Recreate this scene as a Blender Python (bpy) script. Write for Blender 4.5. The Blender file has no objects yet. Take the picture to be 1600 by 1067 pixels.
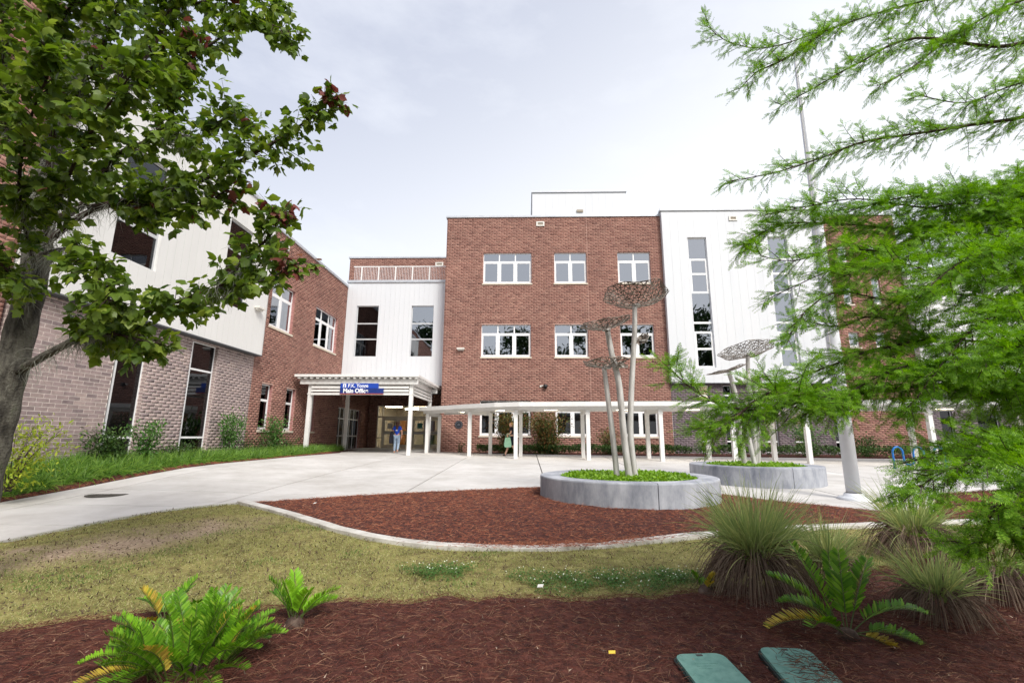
import bpy, bmesh, math, random
import numpy as np
from mathutils import Matrix, Vector

rng = np.random.default_rng(7)
random.seed(7)
PI = math.pi
scene = bpy.context.scene
COL = scene.collection

# ---------------------------------------------------------------- camera
cam_data = bpy.data.cameras.new('camera')
cam = bpy.data.objects.new('camera', cam_data)
COL.objects.link(cam)
cam_data.sensor_width = 36.0
cam_data.sensor_fit = 'HORIZONTAL'
cam_data.lens = 36.0 * 733.25 / 1600.0
cam_data.clip_start = 0.05
cam_data.clip_end = 2000.0
R_ = ((0.99955437, 0.02928655, 0.00577498), (0.00017191, -0.19910768, 0.97997760), (-0.0298500, 0.9795399, 0.1990240))
cam.matrix_world = Matrix(((R_[0][0], R_[1][0], -R_[2][0], 0.0), (R_[0][1], R_[1][1], -R_[2][1], 0.0),
                           (R_[0][2], R_[1][2], -R_[2][2], 1.5), (0, 0, 0, 1)))
cam_data.dof.use_dof = True
cam_data.dof.focus_distance = 7.0
cam_data.dof.aperture_fstop = 7.1
scene.camera = cam
scene.cycles.use_denoising = True
scene.cycles.denoising_prefilter = 'NONE'

# ---------------------------------------------------------------- light
SUN_EL, SUN_AZ = math.radians(43), math.radians(150)      # azimuth from +Y towards +X
world = bpy.data.worlds.new('World')
scene.world = world
world.use_nodes = True
wn, wl = world.node_tree.nodes, world.node_tree.links
wn.clear()
wout = wn.new('ShaderNodeOutputWorld')
wbg = wn.new('ShaderNodeBackground')
wbg.inputs['Strength'].default_value = 0.10
sky = wn.new('ShaderNodeTexSky')
sky.sky_type = 'NISHITA'
sky.sun_disc = False
sky.sun_elevation = SUN_EL
sky.sun_rotation = SUN_AZ
sky.dust_density = 2.0
wtc = wn.new('ShaderNodeTexCoord')
wmap = wn.new('ShaderNodeMapping')
wmap.inputs['Scale'].default_value = (1.2, 1.2, 3.2)
wno = wn.new('ShaderNodeTexNoise')
wno.inputs['Scale'].default_value = 2.2
wno.inputs['Detail'].default_value = 7.0
wno.inputs['Roughness'].default_value = 0.6
wsep = wn.new('ShaderNodeSeparateXYZ')
wl.new(wtc.outputs['Generated'], wsep.inputs['Vector'])
wel = wn.new('ShaderNodeMapRange')                        # haze whitens the sky towards the horizon
wel.interpolation_type = 'SMOOTHSTEP'
wel.inputs['From Min'].default_value = 0.25
wel.inputs['From Max'].default_value = 0.85
wsd = wn.new('ShaderNodeMath')                           # and towards the brighter side of the sky
wsd.operation = 'MULTIPLY_ADD'
wsd.inputs[1].default_value = -0.42
wl.new(wsep.outputs['X'], wsd.inputs[0])
wl.new(wsep.outputs['Z'], wsd.inputs[2])
wl.new(wsd.outputs[0], wel.inputs['Value'])
wveil = wn.new('ShaderNodeMix')
wveil.data_type = 'RGBA'
wveil.inputs['A'].default_value = (4.2, 4.25, 4.35, 1)
wveil.inputs['B'].default_value = (2.5, 2.64, 3.1, 1)
wl.new(wel.outputs['Result'], wveil.inputs['Factor'])
wramp = wn.new('ShaderNodeValToRGB')                      # a few thin brighter wisps
wramp.color_ramp.elements[0].position = 0.50
wramp.color_ramp.elements[0].color = (0, 0, 0, 1)
wramp.color_ramp.elements[1].position = 0.72
wramp.color_ramp.elements[1].color = (0.4, 0.4, 0.4, 1)
wwisp = wn.new('ShaderNodeMix')
wwisp.data_type = 'RGBA'
wwisp.inputs['B'].default_value = (4.2, 4.3, 4.5, 1)
wmix = wn.new('ShaderNodeMix')
wmix.data_type = 'RGBA'
wmix.inputs['Factor'].default_value = 0.90                # thin high overcast over the clear sky
wl.new(wtc.outputs['Generated'], wmap.inputs['Vector'])
wl.new(wmap.outputs['Vector'], wno.inputs['Vector'])
wl.new(wno.outputs['Fac'], wramp.inputs['Fac'])
wl.new(wramp.outputs['Color'], wwisp.inputs['Factor'])
wl.new(wveil.outputs['Result'], wwisp.inputs['A'])
wl.new(wwisp.outputs['Result'], wmix.inputs['B'])
wl.new(sky.outputs['Color'], wmix.inputs['A'])
wl.new(wmix.outputs['Result'], wbg.inputs['Color'])
wl.new(wbg.outputs['Background'], wout.inputs['Surface'])

sun_data = bpy.data.lights.new('sun', 'SUN')
sun_data.energy = 1.5
sun_data.angle = math.radians(22)
sun_data.color = (1.0, 0.96, 0.90)
sun = bpy.data.objects.new('sun', sun_data)
COL.objects.link(sun)
sdir = Vector((math.sin(SUN_AZ) * math.cos(SUN_EL), math.cos(SUN_AZ) * math.cos(SUN_EL), math.sin(SUN_EL)))
sun.rotation_euler = sdir.to_track_quat('Z', 'Y').to_euler()
sun.location = sdir * 60

scene.view_settings.view_transform = 'Standard'
scene.view_settings.look = 'None'
scene.view_settings.exposure = 1.45
scene.view_settings.gamma = 1.0
scene.view_settings.use_curve_mapping = False

# ---------------------------------------------------------------- materials
def lin(c):
    return tuple(((v / 255.0) / 12.92 if v <= 10.3 else ((v / 255.0 + 0.055) / 1.055) ** 2.4) for v in c) + (1.0,)

def new_mat(name):
    m = bpy.data.materials.new(name)
    m.use_nodes = True
    n = m.node_tree.nodes
    return m, n, m.node_tree.links, n['Principled BSDF']

def N(n, t, **kw):
    x = n.new(t)
    for k, v in kw.items():
        setattr(x, k, v)
    return x

def ramp(n, stops):
    r = n.new('ShaderNodeValToRGB')
    e = r.color_ramp.elements
    while len(e) > 1:
        e.remove(e[-1])
    e[0].position, e[0].color = stops[0]
    for p, c in stops[1:]:
        k = e.new(p)
        k.color = c
    return r

def surf(name, cols, scale=6.0, rough=0.8, bump=0.15, bscale=60.0, detail=6.0, metal=0.0, spec=0.3, stretch=(1, 1, 1), bdist=0.01):
    """mottled surface: noise picks between the colours, fine noise gives relief"""
    m, n, l, b = new_mat(name)
    tc = N(n, 'ShaderNodeTexCoord')
    mp = N(n, 'ShaderNodeMapping')
    mp.inputs['Scale'].default_value = stretch
    l.new(tc.outputs['Object'], mp.inputs['Vector'])
    no = N(n, 'ShaderNodeTexNoise')
    no.inputs['Scale'].default_value = scale
    no.inputs['Detail'].default_value = detail
    no.inputs['Roughness'].default_value = 0.65
    l.new(mp.outputs['Vector'], no.inputs['Vector'])
    k = len(cols)
    r = ramp(n, [(0.3 + 0.4 * i / max(1, k - 1), c) for i, c in enumerate(cols)])
    l.new(no.outputs['Fac'], r.inputs['Fac'])
    l.new(r.outputs['Color'], b.inputs['Base Color'])
    b.inputs['Roughness'].default_value = rough
    b.inputs['Metallic'].default_value = metal
    b.inputs['Specular IOR Level'].default_value = spec
    if bump:
        n2 = N(n, 'ShaderNodeTexNoise')
        n2.inputs['Scale'].default_value = bscale
        n2.inputs['Detail'].default_value = 4
        l.new(tc.outputs['Object'], n2.inputs['Vector'])
        bp = N(n, 'ShaderNodeBump')
        bp.inputs['Strength'].default_value = bump
        bp.inputs['Distance'].default_value = bdist
        l.new(n2.outputs['Fac'], bp.inputs['Height'])
        l.new(bp.outputs['Normal'], b.inputs['Normal'])
    return m

def island(name, stops, rough=0.6, transl=0.0, tcol=None, spec=0.3, mott=0.0, mscale=30.0, bump=0.0):
    """colour picked per mesh island and per object, so single bricks, leaves and blades differ"""
    m, n, l, b = new_mat(name)
    g = N(n, 'ShaderNodeNewGeometry')
    oi = N(n, 'ShaderNodeObjectInfo')
    ad = N(n, 'ShaderNodeMath', operation='ADD')
    l.new(g.outputs['Random Per Island'], ad.inputs[0])
    l.new(oi.outputs['Random'], ad.inputs[1])
    fr = N(n, 'ShaderNodeMath', operation='FRACT')
    l.new(ad.outputs[0], fr.inputs[0])
    r = ramp(n, stops)
    l.new(fr.outputs[0], r.inputs['Fac'])
    col = r.outputs['Color']
    if mott:
        tc = N(n, 'ShaderNodeTexCoord')
        no = N(n, 'ShaderNodeTexNoise')
        no.inputs['Scale'].default_value = mscale
        no.inputs['Detail'].default_value = 5
        l.new(g.outputs['Position'], no.inputs['Vector'])
        rr = ramp(n, [(0.3, (1 - mott,) * 3 + (1,)), (0.7, (1 + mott,) * 3 + (1,))])
        l.new(no.outputs['Fac'], rr.inputs['Fac'])
        mx = N(n, 'ShaderNodeMix', data_type='RGBA', blend_type='MULTIPLY')
        mx.inputs['Factor'].default_value = 1.0
        l.new(col, mx.inputs['A'])
        l.new(rr.outputs['Color'], mx.inputs['B'])
        col = mx.outputs['Result']
        nl = N(n, 'ShaderNodeTexNoise')
        nl.inputs['Scale'].default_value = 0.55
        nl.inputs['Detail'].default_value = 6
        l.new(g.outputs['Position'], nl.inputs['Vector'])
        rl_ = ramp(n, [(0.3, (0.84, 0.84, 0.85, 1)), (0.55, (1, 1, 1, 1)), (0.75, (1.18, 1.17, 1.16, 1))])
        l.new(nl.outputs['Fac'], rl_.inputs['Fac'])
        mx2 = N(n, 'ShaderNodeMix', data_type='RGBA', blend_type='MULTIPLY')
        mx2.inputs['Factor'].default_value = 1.0
        l.new(col, mx2.inputs['A']); l.new(rl_.outputs['Color'], mx2.inputs['B'])
        col = mx2.outputs['Result']
        if bump:
            bp = N(n, 'ShaderNodeBump')
            bp.inputs['Strength'].default_value = bump
            bp.inputs['Distance'].default_value = 0.006
            l.new(no.outputs['Fac'], bp.inputs['Height'])
            l.new(bp.outputs['Normal'], b.inputs['Normal'])
    l.new(col, b.inputs['Base Color'])
    b.inputs['Roughness'].default_value = rough
    b.inputs['Specular IOR Level'].default_value = spec
    if transl:
        tr = N(n, 'ShaderNodeBsdfTranslucent')
        hs = N(n, 'ShaderNodeHueSaturation')
        hs.inputs['Saturation'].default_value = 1.1
        hs.inputs['Value'].default_value = 1.35
        l.new(col, hs.inputs['Color'])
        l.new(hs.outputs['Color'], tr.inputs['Color'])
        ms = N(n, 'ShaderNodeMixShader')
        ms.inputs['Fac'].default_value = transl
        l.new(b.outputs[0], ms.inputs[1])
        l.new(tr.outputs[0], ms.inputs[2])
        l.new(ms.outputs[0], n['Material Output'].inputs['Surface'])
    return m

def plain(name, c, rough=0.5, metal=0.0, spec=0.5):
    m, n, l, b = new_mat(name)
    b.inputs['Base Color'].default_value = c
    b.inputs['Roughness'].default_value = rough
    b.inputs['Metallic'].default_value = metal
    b.inputs['Specular IOR Level'].default_value = spec
    return m

def emit(name, c, s):
    m, n, l, b = new_mat(name)
    b.inputs['Base Color'].default_value = c
    b.inputs['Emission Color'].default_value = c
    b.inputs['Emission Strength'].default_value = s
    return m

def glass_mat(name, tint, refl, wob=0.02, fm=1.6):
    m, n, l, b = new_mat(name)
    n.remove(b)
    fr = N(n, 'ShaderNodeFresnel')
    fr.inputs['IOR'].default_value = 1.5
    ma = N(n, 'ShaderNodeMath', operation='MULTIPLY_ADD')
    ma.inputs[1].default_value = fm
    ma.inputs[2].default_value = refl
    ma.use_clamp = True
    l.new(fr.outputs[0], ma.inputs[0])
    gl = N(n, 'ShaderNodeBsdfGlossy')
    gl.inputs['Roughness'].default_value = 0.01
    gl.inputs['Color'].default_value = (0.86, 0.9, 0.97, 1)
    tr = N(n, 'ShaderNodeBsdfTransparent')
    tr.inputs['Color'].default_value = tint
    g = N(n, 'ShaderNodeNewGeometry')
    no = N(n, 'ShaderNodeTexNoise')
    no.inputs['Scale'].default_value = 0.9
    no.inputs['Detail'].default_value = 1
    l.new(g.outputs['Position'], no.inputs['Vector'])
    bp = N(n, 'ShaderNodeBump')
    bp.inputs['Strength'].default_value = 0.25
    bp.inputs['Distance'].default_value = wob
    l.new(no.outputs['Fac'], bp.inputs['Height'])
    l.new(bp.outputs['Normal'], gl.inputs['Normal'])
    ms = N(n, 'ShaderNodeMixShader')
    l.new(ma.outputs[0], ms.inputs[0])
    l.new(tr.outputs[0], ms.inputs[1])
    l.new(gl.outputs[0], ms.inputs[2])
    l.new(ms.outputs[0], n['Material Output'].inputs['Surface'])
    return m

def ramp_stops(*cs):
    k = len(cs)
    return [(i / max(1, k - 1), lin(c)) for i, c in enumerate(cs)]

MAT = {}
MAT['red_brick'] = island('red_brick', ramp_stops((130, 92, 82), (145, 105, 93), (152, 113, 100), (137, 98, 87), (158, 120, 106), (112, 78, 70), (148, 108, 96), (124, 86, 77)), rough=0.85, spec=0.2, mott=0.16, mscale=9, bump=0.12)
MAT['grey_brick'] = island('grey_brick', ramp_stops((152, 134, 131), (160, 142, 138), (144, 127, 126), (164, 146, 140), (126, 112, 112), (156, 138, 135), (148, 131, 129)), rough=0.85, spec=0.2, mott=0.16, mscale=9, bump=0.12)
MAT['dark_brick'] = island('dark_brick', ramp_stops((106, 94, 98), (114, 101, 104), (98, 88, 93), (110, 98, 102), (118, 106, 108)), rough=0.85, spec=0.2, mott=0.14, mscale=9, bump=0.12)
MAT['red_mortar'] = surf('red_mortar', [lin((178, 144, 132)), lin((196, 163, 150))], 3, 0.95, 0.2, 120)
MAT['grey_mortar'] = surf('grey_mortar', [lin((222, 210, 202)), lin((232, 221, 212))], 3, 0.95, 0.2, 120)
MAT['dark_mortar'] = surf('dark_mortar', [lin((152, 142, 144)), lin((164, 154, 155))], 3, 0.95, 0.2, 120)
MAT['white_panel'] = surf('white_panel', [lin((200, 202, 206)), lin((207, 209, 212)), lin((211, 212, 214))], 0.5, 0.45, 0.0, stretch=(1, 1, 0.25), spec=0.4)
MAT['cream_panel'] = surf('cream_panel', [lin((208, 207, 204)), lin((215, 214, 211)), lin((220, 219, 216))], 0.5, 0.45, 0.0, stretch=(1, 1, 0.25), spec=0.4)
MAT['seam'] = plain('panel_seam', lin((168, 170, 174)), 0.8)
MAT['white_frame'] = surf('white_frame', [lin((226, 226, 226)), lin((238, 238, 238))], 4, 0.4, 0.0)
MAT['alu'] = surf('aluminium_frame', [lin((186, 188, 190)), lin((204, 205, 206))], 4, 0.4, 0.0, metal=0.2)
MAT['sill'] = surf('cast_stone_sill', [lin((196, 184, 166)), lin((212, 202, 186))], 6, 0.9, 0.2, 80)
MAT['coping'] = surf('metal_coping', [lin((176, 180, 186)), lin((200, 202, 206))], 2, 0.4, 0.0, metal=0.3)
MAT['roof'] = surf('roof_membrane', [lin((150, 150, 150)), lin((175, 175, 175))], 1, 0.9, 0.1)
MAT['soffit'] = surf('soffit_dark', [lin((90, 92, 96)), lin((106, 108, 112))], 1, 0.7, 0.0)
MAT['glass'] = glass_mat('window_glass', (0.34, 0.37, 0.40, 1), 0.30)
MAT['dark_glass'] = glass_mat('dark_window_glass', (0.12, 0.13, 0.145, 1), 0.01, fm=1.1)
MAT['clear_glass'] = glass_mat('door_glass', (0.62, 0.62, 0.60, 1), 0.03)
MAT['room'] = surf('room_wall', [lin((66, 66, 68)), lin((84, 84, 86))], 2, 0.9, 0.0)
MAT['lobby'] = surf('lobby_wall', [lin((178, 170, 150)), lin((194, 186, 166))], 2, 0.8, 0.0)
MAT['lobby_floor'] = surf('lobby_floor', [lin((120, 106, 88)), lin((140, 126, 104))], 2, 0.3, 0.0)
MAT['blind'] = surf('roller_blind', [lin((148, 150, 152)), lin((160, 162, 163))], 2, 0.9, 0.0)
MAT['wood'] = surf('pine_door', [lin((150, 100, 52)), lin((176, 124, 70))], 5, 0.6, 0.0, stretch=(8, 8, 1))
MAT['canopy_paint'] = surf('canopy_paint', [lin((214, 213, 210)), lin((228, 227, 224))], 1.4, 0.45, 0.05, 40)
MAT['lamp'] = emit('lamp_diffuser', (1.0, 0.86, 0.62, 1), 6.0)
MAT['lamp_dim'] = emit('lamp_interior', (1.0, 0.93, 0.80, 1), 9.0)
MAT['fixture'] = plain('fixture_paint', lin((214, 210, 202)), 0.5)
MAT['vent_grey'] = plain('vent_grey', lin((150, 140, 124)), 0.7)
MAT['black'] = plain('black_plastic', lin((26, 26, 28)), 0.4)
MAT['concrete'] = None
MAT['sign_blue'] = plain('sign_blue', lin((22, 66, 168)), 0.45)
MAT['sign_navy'] = plain('sign_navy', lin((20, 46, 116)), 0.45)
MAT['sign_white'] = plain('sign_white', lin((240, 242, 246)), 0.5)
MAT['sign_red'] = plain('sign_red', lin((190, 70, 40)), 0.5)
MAT['steel_pole'] = surf('weathered_steel', [lin((142, 138, 132)), lin((184, 181, 176)), lin((204, 202, 198))], 3.0, 0.5, 0.1, 30, metal=0.15, stretch=(4, 4, 0.7))
MAT['lattice'] = surf('lattice_steel', [lin((78, 66, 58)), lin((118, 108, 98)), lin((170, 163, 154))], 5, 0.5, 0.1, 40, metal=0.3)
MAT['flagpole'] = surf('flagpole_alu', [lin((206, 209, 214)), lin((222, 224, 228))], 2, 0.4, 0.0, metal=0.1)
MAT['bike_blue'] = plain('bike_rack_blue', lin((20, 104, 176)), 0.35)
MAT['iron'] = surf('cast_iron', [lin((78, 74, 70)), lin((104, 100, 94))], 9, 0.7, 0.3, 90, metal=0.4)
MAT['lid_green'] = surf('valve_lid_green', [lin((82, 128, 118)), lin((104, 148, 137)), lin((120, 160, 149))], 14, 0.55, 0.5, 190, bdist=0.003)
MAT['lid_rim'] = surf('valve_box_rim', [lin((22, 36, 34)), lin((34, 50, 47))], 9, 0.6, 0.2)

def brick_tex(name, c1, c2, cm):
    m, n, l, b = new_mat(name)
    g = N(n, 'ShaderNodeNewGeometry')
    sp = N(n, 'ShaderNodeSeparateXYZ')
    l.new(g.outputs['Position'], sp.inputs[0])
    ad = N(n, 'ShaderNodeMath', operation='ADD')
    l.new(sp.outputs['X'], ad.inputs[0]); l.new(sp.outputs['Y'], ad.inputs[1])
    cb = N(n, 'ShaderNodeCombineXYZ')
    l.new(ad.outputs[0], cb.inputs['X']); l.new(sp.outputs['Z'], cb.inputs['Y'])
    t = N(n, 'ShaderNodeTexBrick')
    t.inputs['Color1'].default_value, t.inputs['Color2'].default_value, t.inputs['Mortar'].default_value = c1, c2, cm
    t.inputs['Scale'].default_value = 1.0
    t.inputs['Brick Width'].default_value = 0.305
    t.inputs['Row Height'].default_value = 0.1016
    t.inputs['Mortar Size'].default_value = 0.007
    l.new(cb.outputs[0], t.inputs['Vector'])
    l.new(t.outputs['Color'], b.inputs['Base Color'])
    b.inputs['Roughness'].default_value = 0.9
    return m
MAT['red_brick_tex'] = brick_tex('red_brick_side', lin((136, 88, 84)), lin((157, 108, 102)), lin((190, 152, 144)))
MAT['grey_brick_tex'] = brick_tex('grey_brick_side', lin((138, 121, 119)), lin((154, 135, 131)), lin((212, 198, 188)))
MAT['dark_brick_tex'] = brick_tex('dark_brick_side', lin((98, 88, 93)), lin((114, 101, 104)), lin((154, 144, 146)))

# concrete kinds
def concrete(name, base, dark, scale, stain):
    m, n, l, b = new_mat(name)
    g = N(n, 'ShaderNodeNewGeometry')
    oi = N(n, 'ShaderNodeObjectInfo')
    no = N(n, 'ShaderNodeTexNoise')
    no.inputs['Scale'].default_value = scale
    no.inputs['Detail'].default_value = 9
    no.inputs['Roughness'].default_value = 0.7
    mp = N(n, 'ShaderNodeMapping')
    mp.inputs['Scale'].default_value = stain
    l.new(g.outputs['Position'], mp.inputs['Vector'])
    l.new(mp.outputs['Vector'], no.inputs['Vector'])
    r = ramp(n, [(0.30, dark), (0.62, base), (0.8, tuple(min(1, v * 1.08) for v in base[:3]) + (1,))])
    l.new(no.outputs['Fac'], r.inputs['Fac'])
    hs = N(n, 'ShaderNodeHueSaturation')
    mr = N(n, 'ShaderNodeMapRange')
    mr.inputs['To Min'].default_value = 0.93
    mr.inputs['To Max'].default_value = 1.05
    l.new(oi.outputs['Random'], mr.inputs['Value'])
    l.new(mr.outputs['Result'], hs.inputs['Value'])
    l.new(r.outputs['Color'], hs.inputs['Color'])
    l.new(hs.outputs['Color'], b.inputs['Base Color'])
    b.inputs['Roughness'].default_value = 0.85
    b.inputs['Specular IOR Level'].default_value = 0.25
    n2 = N(n, 'ShaderNodeTexNoise')
    n2.inputs['Scale'].default_value = 140
    n2.inputs['Detail'].default_value = 3
    l.new(g.outputs['Position'], n2.inputs['Vector'])
    bp = N(n, 'ShaderNodeBump')
    bp.inputs['Strength'].default_value = 0.2
    bp.inputs['Distance'].default_value = 0.003
    l.new(n2.outputs['Fac'], bp.inputs['Height'])
    l.new(bp.outputs['Normal'], b.inputs['Normal'])
    return m
MAT['paving'] = concrete('plaza_concrete', lin((207, 204, 200)), lin((180, 176, 170)), 0.8, (1, 1, 1))
MAT['joint'] = surf('joint_grit', [lin((66, 62, 58)), lin((92, 88, 82))], 8, 0.95, 0.2)
MAT['planter'] = concrete('planter_concrete', lin((186, 188, 193)), lin((112, 117, 128)), 1.3, (1.5, 1.5, 0.6))
MAT['kerb'] = concrete('kerb_concrete', lin((212, 209, 203)), lin((164, 158, 148)), 2.5, (1, 1, 1))
MAT['mulch'] = surf('mulch_soil', [lin((44, 25, 22)), lin((78, 43, 36)), lin((108, 64, 52))], 14, 0.95, 0.9, 60, bdist=0.02)
MAT['straw'] = island('pine_straw', ramp_stops((62, 32, 27), (92, 48, 40), (76, 40, 34), (112, 66, 54), (54, 28, 25), (128, 88, 70), (86, 43, 37), (150, 118, 94), (70, 36, 30)), rough=0.8, spec=0.15)
MAT['straw_far'] = island('pine_straw_fresh', ramp_stops((124, 70, 55), (160, 98, 74), (138, 80, 62), (176, 118, 90), (98, 55, 46), (152, 90, 70), (190, 140, 108)), rough=0.8, spec=0.15)
MAT['lawn_blade'] = island('lawn_blade', ramp_stops((152, 154, 92), (134, 144, 78), (180, 176, 120), (112, 126, 66), (160, 160, 100), (196, 188, 144), (100, 116, 60)), rough=0.7, transl=0.25, spec=0.15)
MAT['lawn_green'] = island('lawn_green', ramp_stops((76, 112, 44), (92, 128, 52), (64, 98, 42), (104, 136, 62)), rough=0.6, transl=0.25)
MAT['clover'] = island('clover_leaf', ramp_stops((70, 110, 46), (90, 130, 60), (60, 98, 42), (108, 144, 76)), rough=0.6, transl=0.25)
MAT['clover_flower'] = plain('clover_flower', lin((226, 228, 206)), 0.7)
MAT['liriope'] = island('liriope_blade', ramp_stops((70, 104, 34), (98, 138, 48), (54, 86, 30), (124, 160, 62), (82, 120, 42), (142, 170, 70)), rough=0.45, transl=0.3)
MAT['ground_cover'] = island('jasmine_leaf', ramp_stops((112, 150, 40), (134, 172, 52), (96, 136, 36), (150, 186, 66), (122, 160, 48)), rough=0.4, transl=0.3)
MAT['shrub_dark'] = island('shrub_dark_leaf', ramp_stops((52, 78, 34), (68, 96, 42), (44, 66, 32), (88, 114, 52)), rough=0.45, transl=0.2)
MAT['shrub_mid'] = island('shrub_mid_leaf', ramp_stops((70, 108, 48), (92, 132, 62), (58, 94, 44), (112, 148, 76)), rough=0.45, transl=0.25)
MAT['shrub_yellow'] = island('shrub_yellow_leaf', ramp_stops((150, 164, 48), (128, 150, 44), (172, 180, 62), (108, 132, 42)), rough=0.45, transl=0.3)
MAT['shrub_red'] = island('red_tip_leaf', ramp_stops((66, 86, 42), (86, 98, 46), (122, 84, 50), (72, 94, 46), (142, 92, 58), (56, 76, 38), (100, 106, 56)), rough=0.45, transl=0.2)
MAT['bark'] = surf('maple_bark', [lin((36, 34, 31)), lin((64, 61, 55)), lin((100, 97, 88)), lin((66, 72, 52))], 9, 0.95, 1.0, 45, bdist=0.02, stretch=(1, 1, 0.4))
MAT['twig'] = surf('maple_twig', [lin((46, 36, 34)), lin((72, 56, 50))], 9, 0.8, 0.3)
MAT['moss'] = island('spanish_moss', ramp_stops((132, 134, 126), (160, 162, 152), (110, 112, 104), (146, 146, 136)), rough=0.9, transl=0.2, spec=0.1)
MAT['maple'] = island('maple_leaf', ramp_stops((78, 100, 34), (100, 124, 44), (66, 88, 34), (120, 144, 54), (88, 112, 38), (142, 160, 66), (80, 104, 36), (106, 130, 46), (62, 88, 36)), rough=0.42, transl=0.42)
MAT['maple_red'] = island('maple_red_leaf', ramp_stops((112, 56, 58), (134, 78, 70), (96, 48, 52), (140, 96, 66)), rough=0.42, transl=0.33)
MAT['cypress'] = island('cypress_needle', ramp_stops((90, 134, 28), (118, 164, 38), (76, 118, 28), (138, 182, 52), (104, 150, 32), (160, 200, 72), (94, 138, 32)), rough=0.45, transl=0.4)
MAT['cyp_bark'] = surf('cypress_bark', [lin((44, 34, 30)), lin((78, 62, 54)), lin((112, 98, 88))], 10, 0.95, 0.8, 50, bdist=0.01)
MAT['cycad'] = island('coontie_leaflet', ramp_stops((80, 126, 28), (108, 156, 38), (62, 104, 26), (134, 178, 52), (92, 140, 32), (70, 112, 28), (148, 178, 62)), rough=0.35, transl=0.25)
MAT['cycad_light'] = island('coontie_young_leaflet', ramp_stops((122, 172, 40), (140, 190, 48), (108, 158, 38)), rough=0.35, transl=0.3)
MAT['cycad_yellow'] = island('coontie_yellow_leaflet', ramp_stops((190, 170, 50), (206, 186, 84), (170, 140, 60), (128, 148, 44)), rough=0.5, transl=0.25)
MAT['cycad_stem'] = plain('coontie_stem', lin((72, 86, 36)), 0.5)
MAT['grass_green'] = island('bunch_grass_green', ramp_stops((152, 170, 104), (174, 190, 120), (124, 144, 88), (188, 196, 136), (202, 204, 132), (134, 152, 96), (156, 172, 110)), rough=0.5, transl=0.3)
MAT['grass_dead'] = island('bunch_grass_dead', ramp_stops((104, 86, 76), (130, 110, 96), (84, 68, 60), (156, 138, 120), (70, 56, 50), (118, 98, 86)), rough=0.8, transl=0.15, spec=0.1)
MAT['oak'] = island('oak_leaf', ramp_stops((38, 58, 28), (50, 74, 34), (32, 50, 26), (62, 86, 42)), rough=0.5, transl=0.2)
MAT['skin'] = plain('skin', lin((206, 156, 132)), 0.55)
MAT['skin2'] = plain('skin_light', lin((218, 172, 148)), 0.55)
MAT['hair_brown'] = surf('brown_hair', [lin((58, 36, 28)), lin((92, 58, 42))], 30, 0.5, 0.3, stretch=(4, 4, 0.5))
MAT['hair_blond'] = surf('blond_hair', [lin((178, 140, 88)), lin((206, 170, 116))], 30, 0.5, 0.3, stretch=(4, 4, 0.5))
MAT['shirt_blue'] = surf('blue_tshirt', [lin((24, 62, 168)), lin((32, 76, 188))], 12, 0.85, 0.2)
MAT['jeans'] = surf('light_jeans', [lin((134, 154, 178)), lin((162, 180, 200))], 14, 0.9, 0.2)
MAT['dark_cloth'] = surf('dark_cloth', [lin((34, 36, 46)), lin((48, 50, 62))], 12, 0.9, 0.2)
MAT['mint'] = surf('mint_cloth', [lin((158, 210, 178)), lin((178, 226, 196))], 8, 0.8, 0.1)
MAT['shoe'] = plain('shoe', lin((60, 48, 44)), 0.6)
MAT['poster'] = plain('poster', lin((80, 150, 140)), 0.7)
MAT['scrap'] = plain('paper_scrap', lin((226, 222, 214)), 0.8)
MAT['scrap_y'] = plain('yellow_wrapper', lin((232, 196, 70)), 0.6)

# ---------------------------------------------------------------- helpers
def link(name, mesh, parent=None, mat=None):
    o = bpy.data.objects.new(name, mesh)
    COL.objects.link(o)
    if mat is not None and mesh is not None:
        mm = MAT[mat] if isinstance(mat, str) else mat
        if len(mesh.materials) == 0:
            mesh.materials.append(mm)
    if parent is not None:
        o.parent = parent
    return o

def tag(o, label=None, cat=None, group=None, kind=None):
    if label: o['label'] = label
    if cat: o['category'] = cat
    if group: o['group'] = group
    if kind: o['kind'] = kind
    return o

def thing(name, label, cat, loc=(0, 0, 0), group=None):
    o = bpy.data.objects.new(name, None)
    COL.objects.link(o)
    o.location = loc
    o.empty_display_size = 0.2
    return tag(o, label, cat, group)

def mesh_np(name, v, *faces, smooth=False):
    v = np.asarray(v, dtype=np.float32)
    me = bpy.data.meshes.new(name)
    faces = [np.asarray(f, dtype=np.int32) for f in faces if len(f)]
    nl = sum(f.size for f in faces)
    nf = sum(len(f) for f in faces)
    me.vertices.add(len(v))
    me.vertices.foreach_set('co', v.ravel())
    me.loops.add(nl)
    me.polygons.add(nf)
    me.loops.foreach_set('vertex_index', np.concatenate([f.ravel() for f in faces]))
    tot = np.concatenate([np.full(len(f), f.shape[1], dtype=np.int32) for f in faces])
    st = np.concatenate([[0], np.cumsum(tot)[:-1]]).astype(np.int32)
    me.polygons.foreach_set('loop_start', st)
    me.polygons.foreach_set('loop_total', tot)
    if smooth:
        me.polygons.foreach_set('use_smooth', np.ones(nf, dtype=bool))
    me.update(calc_edges=True)
    return me

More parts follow.
